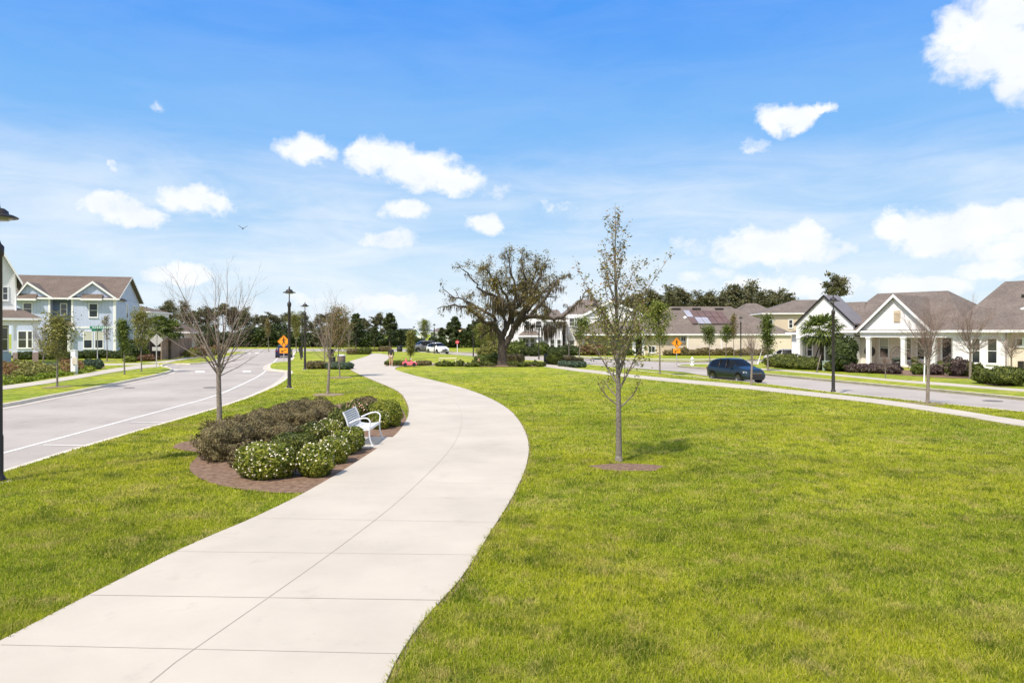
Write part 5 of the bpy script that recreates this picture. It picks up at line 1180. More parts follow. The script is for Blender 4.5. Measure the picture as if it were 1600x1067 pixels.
for q in (1056.5, 1088, 1123.5):
    a = on_roof(q, 483.6); H.part(MB().box(a[0]-.6, a[0]+.6, a[1]-.25, a[1]+.3, a[2]-.1, a[2]+.22), 'roof_vent', M_BLACK)
a = on_roof(1070.5, 498); H.part(MB().lathe([(.1,a[2]-.1),(.26,a[2]+.05),(.24,a[2]+.3),(.05,a[2]+.38)], 10, a[0], a[1]), 'roof_vent', M_TRIM)

# ---- white gabled house left of it
H = House((xa(950,106), 106), (1, 0), 'white_gabled_house', 'white two-storey house with a broad gable and brown roof left of the solar roofed house')
px = H.sx
zg = H.z(913,491); H.wall(px(884), px(1003), 0, 13, 0, zg, M_WSIDE)
H.gable(px(915), px(1001), 0, 13, zg-.01, H.z(954,470,-.4), M_WSIDE, M_ROOF, px=px(954), oh=.3, rake=.34, front=.4)
H.hip(px(880), px(935), .3, 14, zg-.4, H.z(920,468,7), px(905,7), px(935,7), yc=7, oh=.4)
H.hip(px(918,-3), px(968,-3), -3.0, .0, H.z(940,523,-3), H.z(940,506,0), px(925,-1), px(962,-1), yc=-.3, oh=.4)
H.part(MB().box(px(922.5,4), px(926,4), 4, 4.6, H.z(924,478,4), H.z(924,460,4)), 'chimney', M_BRICK)
H.window(px(926), px(935.5), H.z(930,545), H.z(930,528), 0, cols=2, rows=2); H.window(px(939), px(947), H.z(930,545), H.z(930,530), 0)
H.part(MB().box(px(917.8), px(921.6), -.08, -.003, 0, H.z(920,526)), 'front_door', M_DOORD)
for q in (912,972): H.column(px(q,-2.8), -2.8, .35, 0, H.z(q,524,-2.8))
H.part(MB().box(px(908,-2.9), px(976,-2.9), -3.0, -2.7, H.z(940,525,-2.9), H.z(940,523,-2.9)), 'beam', M_TRIM)
H.window(px(890), px(897), H.z(893,546), H.z(893,532), 0); H.window(px(890), px(897), H.z(893,509), H.z(893,498), 0)
# ---- white two-storey house behind the oak
H = House((xa(840,104), 104), (1, -.04), 'white_house', 'tall white two-storey house partly hidden behind the live oak')
px = H.sx; z2 = H.z(840,497)
H.wall(px(796), px(850), 0, 12, 0, z2, M_WSIDE); H.wall(px(850)+.01, px(879), 1.0, 12, 0, z2-.3, M_WBOARD)
H.gable(px(796), px(850), 0, 12, z2-.01, H.z(823,476), M_WSIDE, M_ROOF, oh=.35, rake=.3)
H.hip(px(850), px(880), .8, 12, z2-.31, H.z(865,484,6), px(857,6), px(872,6), yc=6)
H.hip(px(812,-2), px(842,-2), -1.9, .0, H.z(826,524.5,-2), H.z(826,517,0), px(818,-1), px(838,-1), yc=-.3, oh=.3)
for q in (815,840): H.column(px(q,-1.8), -1.8, .3, 0, H.z(q,525,-1.8))
H.window(px(817), px(826), H.z(820,543), H.z(820,529), 0, cols=2); H.window(px(829), px(835), H.z(830,543), H.z(830,529), 0, cols=1)
for a in (803, 820, 838): H.window(px(a), px(a+7), H.z(820,512), H.z(820,502), 0)
H.window(px(860,1), px(866,1), H.z(862,545,1), H.z(862,531,1), 1); H.window(px(871,1), px(876,1), H.z(870,545,1), H.z(870,531,1), 1)
# ---- narrow white house at the left of the oak trunk, far side of the road
H = House((xa(793,112), 112), (1, 0), 'white_house', 'pale house glimpsed just right of the live oak trunk')
px = H.sx; H.wall(px(783), px(806), 0, 10, 0, H.z(795,508), M_WSIDE); H.gable(px(783), px(806), 0, 10, H.z(795,508)-.01, H.z(795,494), M_WSIDE, M_ROOF, oh=.3)
H.window(px(787), px(791), H.z(790,546), H.z(790,532), 0); H.window(px(797), px(802), H.z(790,546), H.z(790,532), 0)

# ---- two-storey stucco houses behind
H = House((xa(1225,116), 116), (1, -.10), 'beige_house', 'beige two-storey stucco house right behind the black-edged gable')
px = H.sx; zt = H.z(1225,489.5)
H.wall(px(1194), px(1300), 0, 12, 0, zt-.02, M_STUC)
o = 6; H.hip(px(1194), px(1300), 0, 12, zt, H.z(1260,468.5,o), px(1242,o), px(1277,o), yc=o, oh=.5)
H.hip(px(1206,-3), px(1228,-3), -3, .0, H.z(1218,523,-3), H.z(1218,517,-1), px(1212,-1), px(1222,-1), yc=-.4, oh=.3)
for q in (1209,1223): H.column(px(q,-2.8), -2.8, .4, 0, H.z(q,523.6,-2.8), M_STUC)
H.window(px(1203), px(1207), H.z(1205,512), H.z(1205,500), 0); H.window(px(1233), px(1238), H.z(1235,512), H.z(1235,500), 0)
H = House((xa(1180,136), 136), (1, 0), 'beige_house', 'beige two-storey house farther back above the end of the solar roof')
px = H.sx; zt = H.z(1180,492.5)
H.wall(px(1160), px(1216), 0, 12, 0, zt-.02, M_STUC); H.hip(px(1160), px(1216), 0, 12, zt, H.z(1180,474,6), px(1166,6), px(1182,6), yc=6, oh=.5)
H.window(px(1186), px(1191), H.z(1188,506), H.z(1188,498), 0)

# ---- far houses across the open ground
H = House((xa(650,196), 196), (1, .03), 'grey_roofed_house', 'distant pale house with a dark flat-topped roof behind the parked cars')
px = H.sx; H.wall(px(621), px(658), 0, 14, 0, H.z(640,524), M_WHITE); H.gable(px(621), px(658), 0, 14, H.z(640,524)-.01, H.z(640,514), M_TEAL, M_TRIM, oh=.5, px=px(650))
H.hip(px(622), px(672), 2, 14, H.z(640,518,2), H.z(640,513.4,8), px(624,8), px(668,8), yc=8, roofmat=pmat('slate', (.10,.11,.13), .6, .1), oh=.6)
H.window(px(627), px(632), H.z(630,533), H.z(630,526.5), 0)
H = House((xa(692,205), 205), (1, 0), 'white_house', 'distant white house with a brown hip roof and dark square windows')
px = H.sx; H.wall(px(673), px(717), 0, 14, 0, H.z(690,519.6), M_WHITE); H.hip(px(673), px(717), 0, 14, H.z(690,519.4), H.z(690,512.6,7), px(684,7), px(693,7), yc=7, oh=.6)
for a in (678.6, 687.8, 691.2, 700, 706): H.window(px(a), px(a+1.8), H.z(680,524.8), H.z(680,521.6), 0, rows=1, sill=False)
H = House((xa(715,214), 214), (1, .05), 'unfinished_house', 'distant orange house under construction with bare sheathing roof')
px = H.sx; H.wall(px(704), px(729), 0, 14, 0, H.z(715,520), M_ORANGE); H.hip(px(697), px(729), 0, 14, H.z(715,520), H.z(715,512.4,7), px(700,7), px(717,7), yc=7, roofmat=M_ORROOF, oh=.6, trim=M_ORANGE)
for a in (713.2, 718.8): H.window(px(a), px(a+2), H.z(715,524.5), H.z(715,521.6), 0, rows=1, sill=False, trim=M_ORANGE)
H = House((xa(738,240), 240), (1, 0), 'brown_roofed_house', 'farthest low house with a brown roof right of the orange one')
px = H.sx; H.wall(px(716), px(760), 0, 12, 0, H.z(715,519), M_STUC); H.hip(px(712), px(762), 0, 12, H.z(715,519), H.z(715,512.8,6), px(720,6), px(750,6), yc=6)

# ---- left: the blue house
H = House((xa(180.5,98), 98), (.96, .28), 'blue_house', 'big two-storey blue board house with brown roof and two street gables')
px = H.sx; W = M_BLUE
zeb = H.z(180,466); zrb = H.z(208,435,8.2); D = 15.5
xR = 0; xg2 = px(112); xg1 = px(78); xL = px(18)
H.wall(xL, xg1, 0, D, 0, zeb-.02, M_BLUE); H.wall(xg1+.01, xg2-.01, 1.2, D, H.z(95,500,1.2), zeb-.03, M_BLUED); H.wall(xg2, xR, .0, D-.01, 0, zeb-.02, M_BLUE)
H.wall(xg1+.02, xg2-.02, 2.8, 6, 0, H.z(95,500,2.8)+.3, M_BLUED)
H.sidegable(xL-3, xR-.02, .1, D-.1, zeb, zrb, M_BLUES, M_ROOFW, oh=.45, side=.55)
H.gable(xL+.6, xg1+.1, 0, 5.5, zeb-.02, H.z(44,442.5), M_BLUE, M_ROOFW, px=px(44), oh=.25, front=.35, rake=.28)
H.gable(xg2-.1, xR-.03, 0, 5.5, zeb-.015, H.z(145,441.5), M_BLUE, M_ROOFW, px=px(145.5), oh=.3, front=.35, rake=.28)
def awning(x0, x1, z0, z1):
    H.part(MB().prism([(x0,-.75,z0),(x0,-.004,z0),(x0,-.004,z1)], (x1-x0,0,0)), 'awning', M_ROOFW); H.part(MB().box(x0-.03,x1+.03,-.80,-.752,z0-.24,z0+.02).box(x0-.03,x0,-.75,-.004,z0-.2,z0).box(x1,x1+.03,-.75,-.004,z0-.2,z0), 'awning_trim', M_TRIM)
awning(px(24), px(58.5), H.z(40,467), H.z(40,459)); awning(px(128.5), px(161), H.z(145,467), H.z(145,459.5))
H.window(px(37), px(49.5), H.z(45,491), H.z(45,474), 0); H.window(px(140), px(152), H.z(145,495), H.z(145,475), 0)
H.window(px(95.5,1.2), px(104,1.2), H.z(100,491.5,1.2), H.z(100,475,1.2), 1.2)
H.window(px(131.5), px(143.5), H.z(140,543.5), H.z(140,518.5), 0, shade=.5); H.window(px(149), px(160.5), H.z(150,543.5), H.z(150,518.5), 0, shade=.5)
H.window(px(29), px(41), H.z(40,543), H.z(40,518), 0); H.window(px(44), px(50), H.z(40,543), H.z(40,518), 0)
# porch roof between the gables, posts with brackets
H.part(MB().prism([(xg1-.6,-.6,H.z(90,511)),(xg1-.6,1.2,H.z(90,511)),(xg1-.6,1.2,H.z(90,501,1.2))], (xg2-xg1+.9,0,0)), 'porch_roof', M_ROOFW)
H.part(MB().box(xg1-.7, xg2+.5, -.70, -.603, H.z(90,515.5), H.z(90,511)+.02).box(xg1-.7,xg2+.4,-.60,.0,H.z(90,515.5),H.z(90,514.5)), 'beam', M_TRIM)
for q in (79, 109.5): 
    c = H.column(px(q), -.45, .32, 0, H.z(q,515)); MB().prism([(px(q)-.1,-.4,H.z(q,527)),(px(q)+1.0*(1 if q < 90 else -1),-.4,H.z(q,515.6)),(px(q)+.8*(1 if q < 90 else -1),-.4,H.z(q,515.6)),(px(q)-.1,-.4,H.z(q,529))], (0,.15,0)).build('bracket', M_TRIM, c)
H.part(MB().box(px(98,2.8), px(108,2.8), 2.7, 2.79, 0, H.z(100,524,2.8)), 'front_door', M_DOORD)
# white trims: corners and band
for bb in ((xR-.02,xR+.05,-.05,.25,0,zeb-.05),(xR-.28,xR-.021,-.05,-.003,0,zeb-.05),(xg2-.05,xg2+.2,-.05,-.003,0,zeb-.05),(xg1-.2,xg1+.05,-.05,-.003,0,zeb-.05)): H.part(MB().box(*bb), 'corner_trim', M_TRIM)
H.part(MB().box(xg2+.21,xR-.29,-.045,-.003,H.z(150,513),H.z(150,510)).box(xR+.003,xR+.045,.26,D-.1,H.z(180,513),H.z(180,510)), 'band_trim', M_TRIM)
def ysd(pxx):  # position along the side wall (x = 0 plane) seen at a pixel column
    k = (pxx-800)/FPX; return (k*H.O.y-H.O.x)/(H.n.x-k*H.n.y)
def zs(pxx, pyy): y_ = ysd(pxx); return HC+(HOR-pyy)*(H.O.y+y_*H.n.y)/FPX
for (a,b,t,bt) in [(197.2,199.4,475.5,497),(207.5,210.2,478,499),(208.5,210.5,519,531)]:
    H.window(ysd(a), ysd(b), zs(a,bt), zs(a,t), xR, face='right', shade=.45)

# ---- white house with brick-based porch at the left edge
H = House((xa(24,66.5), 66.5), (.82, .575), 'white_porch_house', 'white two-storey house with brick-based porch columns at the left edge')
px = H.sx; z1 = H.z(20,425); zp = H.z(30,497,-1)
H.wall(px(-60,1.5), px(24,1.5), 1.5, 14, zp-.3, z1, M_WSIDE); H.wall(px(-60,1.5), px(20,1.5)-.3, 1.51, 14.01, 0, zp-.31, M_BLUES)
H.gable(px(-26,1.5), px(24,1.5), 1.5, 14, z1-.01, H.z(-1,386,1.5), M_WSIDE, M_ROOFW, px=px(-1,1.5), oh=.55, front=.45, rake=.3)
H.window(px(-3,1.5), px(11.5,1.5), H.z(5,468,1.5), H.z(5,449,1.5), 1.5, cols=2)
o = -1.3; zpr = H.z(30,497.5,o)
H.hip(px(-60,o), px(66,o)-.3, o, 9, zpr, H.z(24,483,2)+.1, px(-50,2), px(30,2), yc=2.2, oh=.35, roofmat=M_ROOFW)
H.part(MB().box(px(-60,o), px(60,o), o+.02, o+.35, H.z(30,508.5,o), zpr-.05).box(px(56,o), px(61,o), o+.36, 7, H.z(30,508,o), zpr-.05), 'beam', M_TRIM)
for (a, b) in ((20,27.4),(51,60)):
    H.column((px(a,o)+px(b,o))/2, o+.2, px(b,o)-px(a,o)-.12, 0, H.z(30,508.5,o), M_TRIM, base=M_BRICK, bh=H.z(30,551,o), bw=(px(b,o)-px(a,o)))
H.part(MB().box(px(-60,o), px(61,o), o, 1.5, -.1, .25), 'porch_floor', M_CONC)
H.part(MB().box(px(-10,1.2), px(17.5,1.2), 1.2, 1.49, 0, H.z(10,551,1.2)), 'panel', M_TEAL)
H.window(px(2.5,1.5), px(11.5,1.5), H.z(6,547,1.5), H.z(6,513,1.5), 1.5, cols=1)
H.part(MB().tube([(px(24.6,1.4),1.3,z1-.3),(px(24.6,1.4),1.3,zp)], .07, 6), 'downspout', M_TRIM)

# ---- houses past the blue one
H = House((xa(226,118), 118), (1, .1), 'white_house', 'narrow white house with tall windows just behind the blue house')
px = H.sx; H.wall(px(200), px(232), 0, 9, 0, H.z(225,487), M_WHITE); H.hip(px(200), px(232), 0, 9, H.z(225,487)+.01, H.z(216,477.5,4), px(206,4), px(218,4), yc=4, roofmat=M_ROOFW, oh=.4)
for a in (217,221.6,226.2): H.window(px(a), px(a+2.6), H.z(222,505), H.z(222,490), 0, rows=1, sill=False)
H.window(px(222), px(227), H.z(222,543), H.z(222,520), 0)
H = House((xa(260,140), 140), (1, .25), 'brown_roofed_house', 'low beige house under a long sloping brown roof behind the wooden fence')
px = H.sx; zz = H.z(262,519)
H.wall(px(232), px(290), 0, 12, 0, zz-.02, M_STUC); H.hip(px(222), px(291), 0, 14, zz, H.z(240,487,7), px(215,7), px(236,7), yc=7, roofmat=M_ROOFW, oh=.8)
for a in (272, 279, 285): H.window(px(a), px(a+3.4), H.z(275,534), H.z(275,523), 0, cols=1)

# ---- wooden fences
def fence(A, B, h, mat, label, posts=True, pw=2.4):
    A, B = Vector(A), Vector(B); L = (B-A).length; r = empty('wooden_fence', (A.x, A.y, 0), math.atan2(B.y-A.y, B.x-A.x), label, 'fence')
    p_ = MB(); n = int(L/.16); rd = random.Random(3)
    for i in range(n):
        x = i*L/n; p_.box(x+.008, x+L/n-.012, -.012-.02*(i % 2), .012, .04, h-.02+rd.uniform(-.02,.02))
    p_.build('boards', mat, r); q = MB(); q.box(0, L, .015, .06, .4, .5).box(0, L, .015, .06, h-.4, h-.3); q.build('rails', mat, r)
    for i in range(int(L/pw)+1): MB().box(i*pw-.05, i*pw+.05, -.05, .07, 0, h+.06).build('post', mat, r)
a0 = G(203,563.6); a1 = G(251.5,562.2); fence(a0, a1, 2.35, M_FENCED, 'dark stained wooden fence beside the blue house')
b0 = G(252,562.6); b1 = G(300,555.8); fence(b0, b1, 2.45, M_FENCE, 'brown wooden board fence behind the grey diamond sign')
# ------------------------------------------------------------------ street furniture, signs, cars, people
def lamp(root, h=5.6, r=.085):
    k = h/5.6; mb = MB()
    mb.lathe([(r*1.75,0),(r*1.75,.05),(r*1.35,.12),(r*1.15,.16),(r*1.15,.9*k),(r,.95*k),(r*.92,4.45*k),(r*1.25,4.5*k),(r*1.3,4.66*k),(r*.7,4.72*k),(r*.45,4.78*k)], 14); mb.build('pole', M_BLACK, root)
    MB().lathe([(.26,-.012),(.26,.012),(.19,.016),(.12,.018)], 14).build('footing', M_CONC, root)
    MB().tube([(0,0,4.7*k),(0,0,5.22*k)], r*.36, 8).build('stem', M_BLACK, root)
    sh = MB().lathe([(.345,5.225*k),(.355,5.232*k),(.345,5.248*k),(.27,5.285*k),(.19,5.30*k),(.18,5.36*k),(.12,5.41*k),(.05,5.42*k),(.035,5.50*k),(.03,5.56*k),(.005,5.6*k)], 22).build('lamp_shade', M_BLACK, root)
    MB().lathe([(.001,5.17*k),(.2,5.18*k),(.22,5.21*k),(.30,5.224*k)], 18).build('lens', M_GLASS2, sh)
GLMP = 'black street lamps'
lm = None
for (px, py, top, lb) in [(-3.5,753,311,'tall black lamp post cut by the left edge of the picture'),(452,606,447,'black street lamp nearest along the left road, before the walking figure sign'),(476.5,577.5,471.5,'second black street lamp along the left road, beside the brown hedge'),(472,559,487,'third black street lamp along the left road, seen between the first two'),
                     (1302,612.5,460.5,'black street lamp on the right verge in front of the fan palm'),(1157.5,557.8,493,'slim black street lamp beside the solar roofed house'),(842,561.5,500,'black street lamp right of the live oak by the road'),(739.5,557,498,'black street lamp left of the live oak'),(678.5,552.4,505,'black street lamp in front of the white parked car'),(646.8,549,509,'farthest black street lamp behind the bushy tree by the pink toy car')]:
    x, y = G(px, py); h = (py-top)*y/FPX
    if lm is None: lm = empty('street_lamp', (x,y,0), 0, lb, 'street lamp', GLMP); lamp(lm); c = lm
    else: c = copy_tree(lm); c.location = (x,y,0); c['label'] = lb
    c.scale = (h/5.6 if h < 6 else 1, h/5.6 if h < 6 else 1, h/5.6)

# signs
M_SIGN = pmat('sign_orange', (.95,.33,.015), .5, .04, 3, spec=.3); M_SBLK = pmat('sign_black', (.01,.01,.01), .6, .1); M_SGREEN = pmat('sign_green', (.02,.20,.12), .5, .05, 3); M_SRED = pmat('sign_red', (.55,.03,.03), .5, .05); M_SBACK = pmat('sign_back', (.42,.41,.39), .6, .08, 4)
def disc2(mb, cx, cz, r, y0, y1, n=14, sx=1.0):
    mb.prism([(cx+r*sx*math.cos(2*math.pi*k/n), y0, cz+r*math.sin(2*math.pi*k/n)) for k in range(n)], (0, y1-y0, 0))
def limb2(mb, a, b, wa, wb, y0, y1):
    a, b = Vector((a[0],0,a[1])), Vector((b[0],0,b[1])); d = (b-a).normalized(); n = Vector((-d.z,0,d.x))
    P = [a-n*wa/2, b-n*wb/2, b+n*wb/2, a+n*wa/2]; mb.prism([(p.x,y0,p.z) for p in P], (0,y1-y0,0))
def crossing_sign(px, py, cpx, cy, half, label, rz=0):
    x, y = G(px, py); k = y/FPX; zc = HC+(HOR-cy)*k; h = half*k; r = empty('crossing_sign', (x,y,0), rz, label, 'road sign', 'orange crossing signs')
    MB().box(-.035,.035,-.02,.02,0,zc+h*.9).build('post', M_STEEL, r)
    pl = MB().prism([(0,-.035,zc-h),(h,-.035,zc),(0,-.035,zc+h),(-h,-.035,zc)], (0,.012,0)).build('sign_plate', M_SIGN, r)
    b = MB(); 
    for s0, s1 in (((0,-1),(1,0)),((1,0),(0,1)),((0,1),(-1,0)),((-1,0),(0,-1))):
        limb2(b, (s0[0]*h*.90, zc+s0[1]*h*.90), (s1[0]*h*.90, zc+s1[1]*h*.90), h*.045, h*.045, -.038, -.0352)
    b.build('border', M_SBLK, pl)
    g = MB(); Y0, Y1 = -.042, -.0353; Z = lambda v: zc+v*h; X = lambda v: v*h
    disc2(g, X(.0), Z(.56), h*.115, Y0, Y1)
    g.prism([(X(-.12),Y0,Z(.40)),(X(.12),Y0,Z(.40)),(X(.10),Y0,Z(-.02)),(X(-.10),Y0,Z(-.02))], (0,Y1-Y0,0))
    limb2(g, (X(-.03),Z(.02)), (X(-.24),Z(-.56)), h*.15, h*.10, Y0-.001, Y1-.0001); limb2(g, (X(.03),Z(.02)), (X(.26),Z(-.54)), h*.15, h*.10, Y0-.002, Y1-.0002)
    limb2(g, (X(-.10),Z(.36)), (X(-.30),Z(.10)), h*.09, h*.07, Y0-.003, Y1-.0003); limb2(g, (X(.10),Z(.36)), (X(.32),Z(.12)), h*.09, h*.07, Y0-.004, Y1-.0004)
    g.build('walking_figure', M_SBLK, pl)
    z2 = zc-h*1.42; w = h*.64; hh = h*.40
    q = MB().box(-w,w,-.036,-.024,z2-hh,z2+hh).build('arrow_plate', M_SIGN, r)
    a = MB(); limb2(a, (w*.62,z2+hh*.5), (-w*.35,z2-hh*.35), h*.10, h*.10, Y0, -.0362); a.prism([(-w*.68,Y0-.001,z2-hh*.62),(-w*.12,Y0-.001,z2-hh*.62),(-w*.50,Y0-.001,z2+hh*.25)], (0,.005,0)); a.build('arrow', M_SBLK, q)
crossing_sign(443.5, 564.3, 443, 533.5, 10.0, 'orange diamond sign with a black walking figure in front of the parked dark blue car')
crossing_sign(1057.3, 570.4, 1057, 536, 8.6, 'orange diamond sign with a black walking figure by the right road near the hydrant')
x, y = G(244.5, 573.5); k = y/FPX; r = empty('crossing_sign', (x,y,0), .1, 'bare grey back of a diamond sign on the left verge corner', 'road sign')
zc = HC+(HOR-531.5)*k; h = 10*k; MB().box(-.035,.035,-.02,.02,0,zc+h).build('post', M_STEEL, r); MB().prism([(0,.024,zc-h),(h,.024,zc),(0,.024,zc+h),(-h,.024,zc)], (0,.012,0)).build('sign_plate', M_SBACK, r)
MB().box(-6.6*k,6.6*k,.024,.036,HC+(HOR-548)*k,HC+(HOR-542)*k).build('arrow_plate', M_SBACK, r)
# street name sign
x, y = G(152.3, 576.3); k = y/FPX; r = empty('street_name_sign', (x,y,0), 0, 'green street name sign on a thin post in front of the blue house', 'street sign')
MB().tube([(0,0,0),(0,0,HC+(HOR-509)*k)], .035, 8).build('post', M_STEEL, r)
def letters(txt, w, h, loc, parent, mat, rz=0, name='lettering'):
    cu = bpy.data.curves.new('lettering', 'FONT'); cu.body = txt; cu.align_x = 'CENTER'; cu.align_y = 'CENTER'; cu.size = 1; cu.extrude = .004
    o = bpy.data.objects.new(name, cu); link(o, parent); bpy.context.view_layer.update(); dm = o.dimensions
    me = bpy.data.meshes.new_from_object(o.evaluated_get(bpy.context.evaluated_depsgraph_get())); bpy.data.objects.remove(o)
    m = bpy.data.objects.new(name, me); link(m, parent); me.materials.clear(); me.materials.append(mat)
    m.scale = (w/dm.x, h/dm.y, 1); m.rotation_euler = (math.pi/2,0,rz); m.location = loc; return m
z0, z1 = HC+(HOR-513.6)*k, HC+(HOR-509.4)*k; b = MB().box(-11.5*k,11.5*k,-.05,-.038,z0,z1).build('upper_blade', M_SGREEN, r); wm = MB(); q = -7.5*k
for i in range(9):
    ww = [.13,.11,.15,.12,.06,.14,.11,.13,.12][i]; wm.box(q, q+ww, -.055, -.0505, (z0+z1)/2-.09, (z0+z1)/2+.09); q += ww+.06
wm.build('worn_lettering', pmat('worn_letter', (.40,.52,.46), .6, .1), b)
z0, z1 = HC+(HOR-517.6)*k, HC+(HOR-513.9)*k; b = MB().box(-8*k,6*k,.038,.05,z0,z1).build('lower_blade', M_SGREEN, r, rz=.5); 
# stop sign by the far road
x, y = G(714.5, 551); k = y/FPX; r = empty('stop_sign', (x,y,0), 0, 'small red stop sign far off beyond the parked white car', 'road sign')
zc = HC+(HOR-534.5)*k; MB().box(-.04,.04,-.02,.02,0,zc+.3).build('post', M_TRIM, r); R_ = 3.1*k
pl = MB().prism([(R_*math.cos(math.pi/8+i*math.pi/4),-.035,zc+R_*math.sin(math.pi/8+i*math.pi/4)) for i in range(8)], (0,.012,0)).build('sign_plate', M_SRED, r); letters('STOP', R_*1.3, R_*.5, (0,-.038,zc), pl, M_TRIM)

# hydrant
x, y = G(1081.6, 571.2); r = empty('fire_hydrant', (x,y,0), .3, 'white fire hydrant on the verge corner across the right road', 'fire hydrant'); k = 1.0
MB().lathe([(.2,0),(.2,.05),(.13,.06),(.13,.55),(.17,.56),(.17,.62),(.14,.66),(.09,.74),(.04,.78),(.035,.84),(.005,.85)], 14).build('barrel', M_TRIM, r)
for s_ in (-1, 1): MB().tube([(0,0,.45),(s_*.22,0,.45)], .06, 10).build('side_outlet', M_TRIM, r)
MB().tube([(0,0,.42),(0,-.22,.42)], .08, 10).build('front_outlet', M_TRIM, r)

# bench of slatted metal, facing +x local; length along y
def bench(root, L=1.5):
    fr = M_SIL
    def arm(y, nm='arm_frame'):
        mb = MB(); 
        pts = [(.10,0,.0),(.02,0,.16),(.0,0,.42),(.03,0,.60),(.02,0,.68),(-.06,0,.735),(-.18,0,.735),(-.34,0,.68),(-.52,0,.60)]
        P = smooth_line([(a,c) for a,_,c in pts], 2); mb.tube([(a, y, c) for a, c in P], .021, 8)
        bk = smooth_line([(-.50,0),(-.54,.16),(-.53,.42),(-.60,.70),(-.70,.90)], 2); mb.tube([(a,y,c) for a,c in bk], .023, 8)
        mb.tube([(.0,y,.42),(-.25,y,.40),(-.53,y,.42)], .018, 6); mb.lathe([(.05,0),(.05,.012),(.0,.014)], 8, .10, y); mb.lathe([(.05,0),(.05,.012),(.0,.014)], 8, -.50, y); mb.build(nm, fr, root)
    for y in (0, L): arm(y)
    for i in range(8):
        t = i/7; a = -.03-.47*t; z = .455-.028*math.sin(t*math.pi)-.0*t; MB().box(a-.028,a+.028,.02,L-.02,z-.006,z+.006).build('seat_slat', fr, root)
    for i in range(8):
        t = i/7; a = -.535-.145*t**1.15; z = .50+.37*t; n = Vector((-.34,0,1)).normalized()*.0195; d = Vector((1,0,.34)).normalized()*.006
        MB().prism([(a-n.x-d.x,.02,z-n.z-d.z),(a-n.x+d.x,.02,z-n.z+d.z),(a+n.x+d.x,.02,z+n.z+d.z),(a+n.x-d.x,.02,z+n.z-d.z)], (0,L-.04,0)).build('back_slat', fr, root)
    MB().box(-.05,.006,.02,L-.02,.395,.449).build('front_rail', fr, root)
x, y = G(582.6, 698); bn = empty('park_bench', (x-.10, y, .024), 0, 'silver slatted metal bench with looped arms between the shrubs facing the path', 'bench'); bench(bn)
x, y = G(685.5, 570.8); k = y/FPX; r = empty('backless_bench', (x,y,0), 0, 'pale backless bench beyond the big lawn, right of the pink toy car', 'bench'); M_PALE = pmat('pale_wood', (.72,.68,.46), .7, .08)
MB().box(0,28*k,0,.38,HC+(HOR-560.4)*k,HC+(HOR-559.0)*k).build('seat', M_PALE, r)
for q in (0.05, 28*k-.13): MB().box(q,q+.08,.04,.12,0,HC+(HOR-560.45)*k).box(q+.001,q+.079,.28,.36,0,HC+(HOR-560.45)*k).box(q+.002,q+.078,.12,.28,.12,.18).build('leg', M_PALE, r)

# bins
def bin_(px, py, w, h, mat, label, lid=None, group=None):
    x, y = G(px, py); r = empty('waste_bin', (x,y,0), .2, label, 'waste bin', group)
    MB().lathe([(w*.46,0),(w*.5,.05),(w*.5,h*.86),(w*.47,h*.88)], 16).build('body', mat, r); MB().lathe([(w*.55,h*.885),(w*.56,h*.92),(w*.4,h),(w*.1,h*1.02)], 16).build('lid', lid or mat, r)
bin_(533.3, 569.6, .78, .95, pmat('bin_brown', (.13,.10,.09), .7, .1), 'brown waste bin with a pale lid beside the path', M_TRIM)
bin_(520.5, 569, .48, .72, M_BLACK, 'small black bin just left of the brown waste bin')
bin_(516.5, 556.5, .85, .95, M_BLACK, 'dark bin farther off behind the first leafless lawn tree')
bin_(854.5, 569.2, .62, 1.0, M_BLACK, 'black bin beside the sidewalk right of the live oak')
bin_(624.5, 549.4, .9, .95, M_DOORD, 'dark brown bin on the far lawn behind the walking person')
# dark drooping banner
x, y = G(469.5, 562.5); r = empty('banner', (x,y,0), 0, 'dark tapering banner hanging low between the second and third lamps', 'banner'); k = y/FPX
MB().prism([(-3.6*k,0,HC+(HOR-545)*k),(-.5*k,0,HC+(HOR-541)*k),(1.4*k,0,HC+(HOR-541)*k),(1.4*k,0,HC+(HOR-562)*k),(.0*k,0,HC+(HOR-561)*k),(-1.6*k,0,HC+(HOR-552)*k)], (0,.08,0)).build('cloth', M_DOORD, r); MB().tube([(1.5*k,.04,0),(1.5*k,.04,HC+(HOR-540)*k)], .03, 6).build('post', M_BLACK, r)
# white marker post with box, utility boxes
x, y = G(116, 584.5); k = y/FPX; r = empty('marker_post', (x,y,0), 0, 'white square post with a small box beside the left sidewalk', 'post'); h = HC+(HOR-548)*k
MB().box(-.17,.17,-.17,.17,0,h).box(-.2,.2,-.2,.2,h,h+.06).build('post', M_TRIM, r); MB().box(.0,.34,-.24,-.171,h*.42,h*.72).build('letter_box', M_KERB, r)
x, y = G(1293, 579); r = empty('utility_cabinet', (x,y,0), 0, 'low pale green utility cabinet beside the fan palm', 'utility box'); m_ = pmat('cabinet_green', (.42,.52,.44), .6, .05)
MB().box(-.32,.32,-.25,.25,0,.72).build('cabinet', m_, r); MB().box(-.34,.34,-.27,.27,.72,.78).build('lid', m_, r); MB().box(.0,.2,-.262,-.251,.25,.5).build('plate', M_TRIM, r)

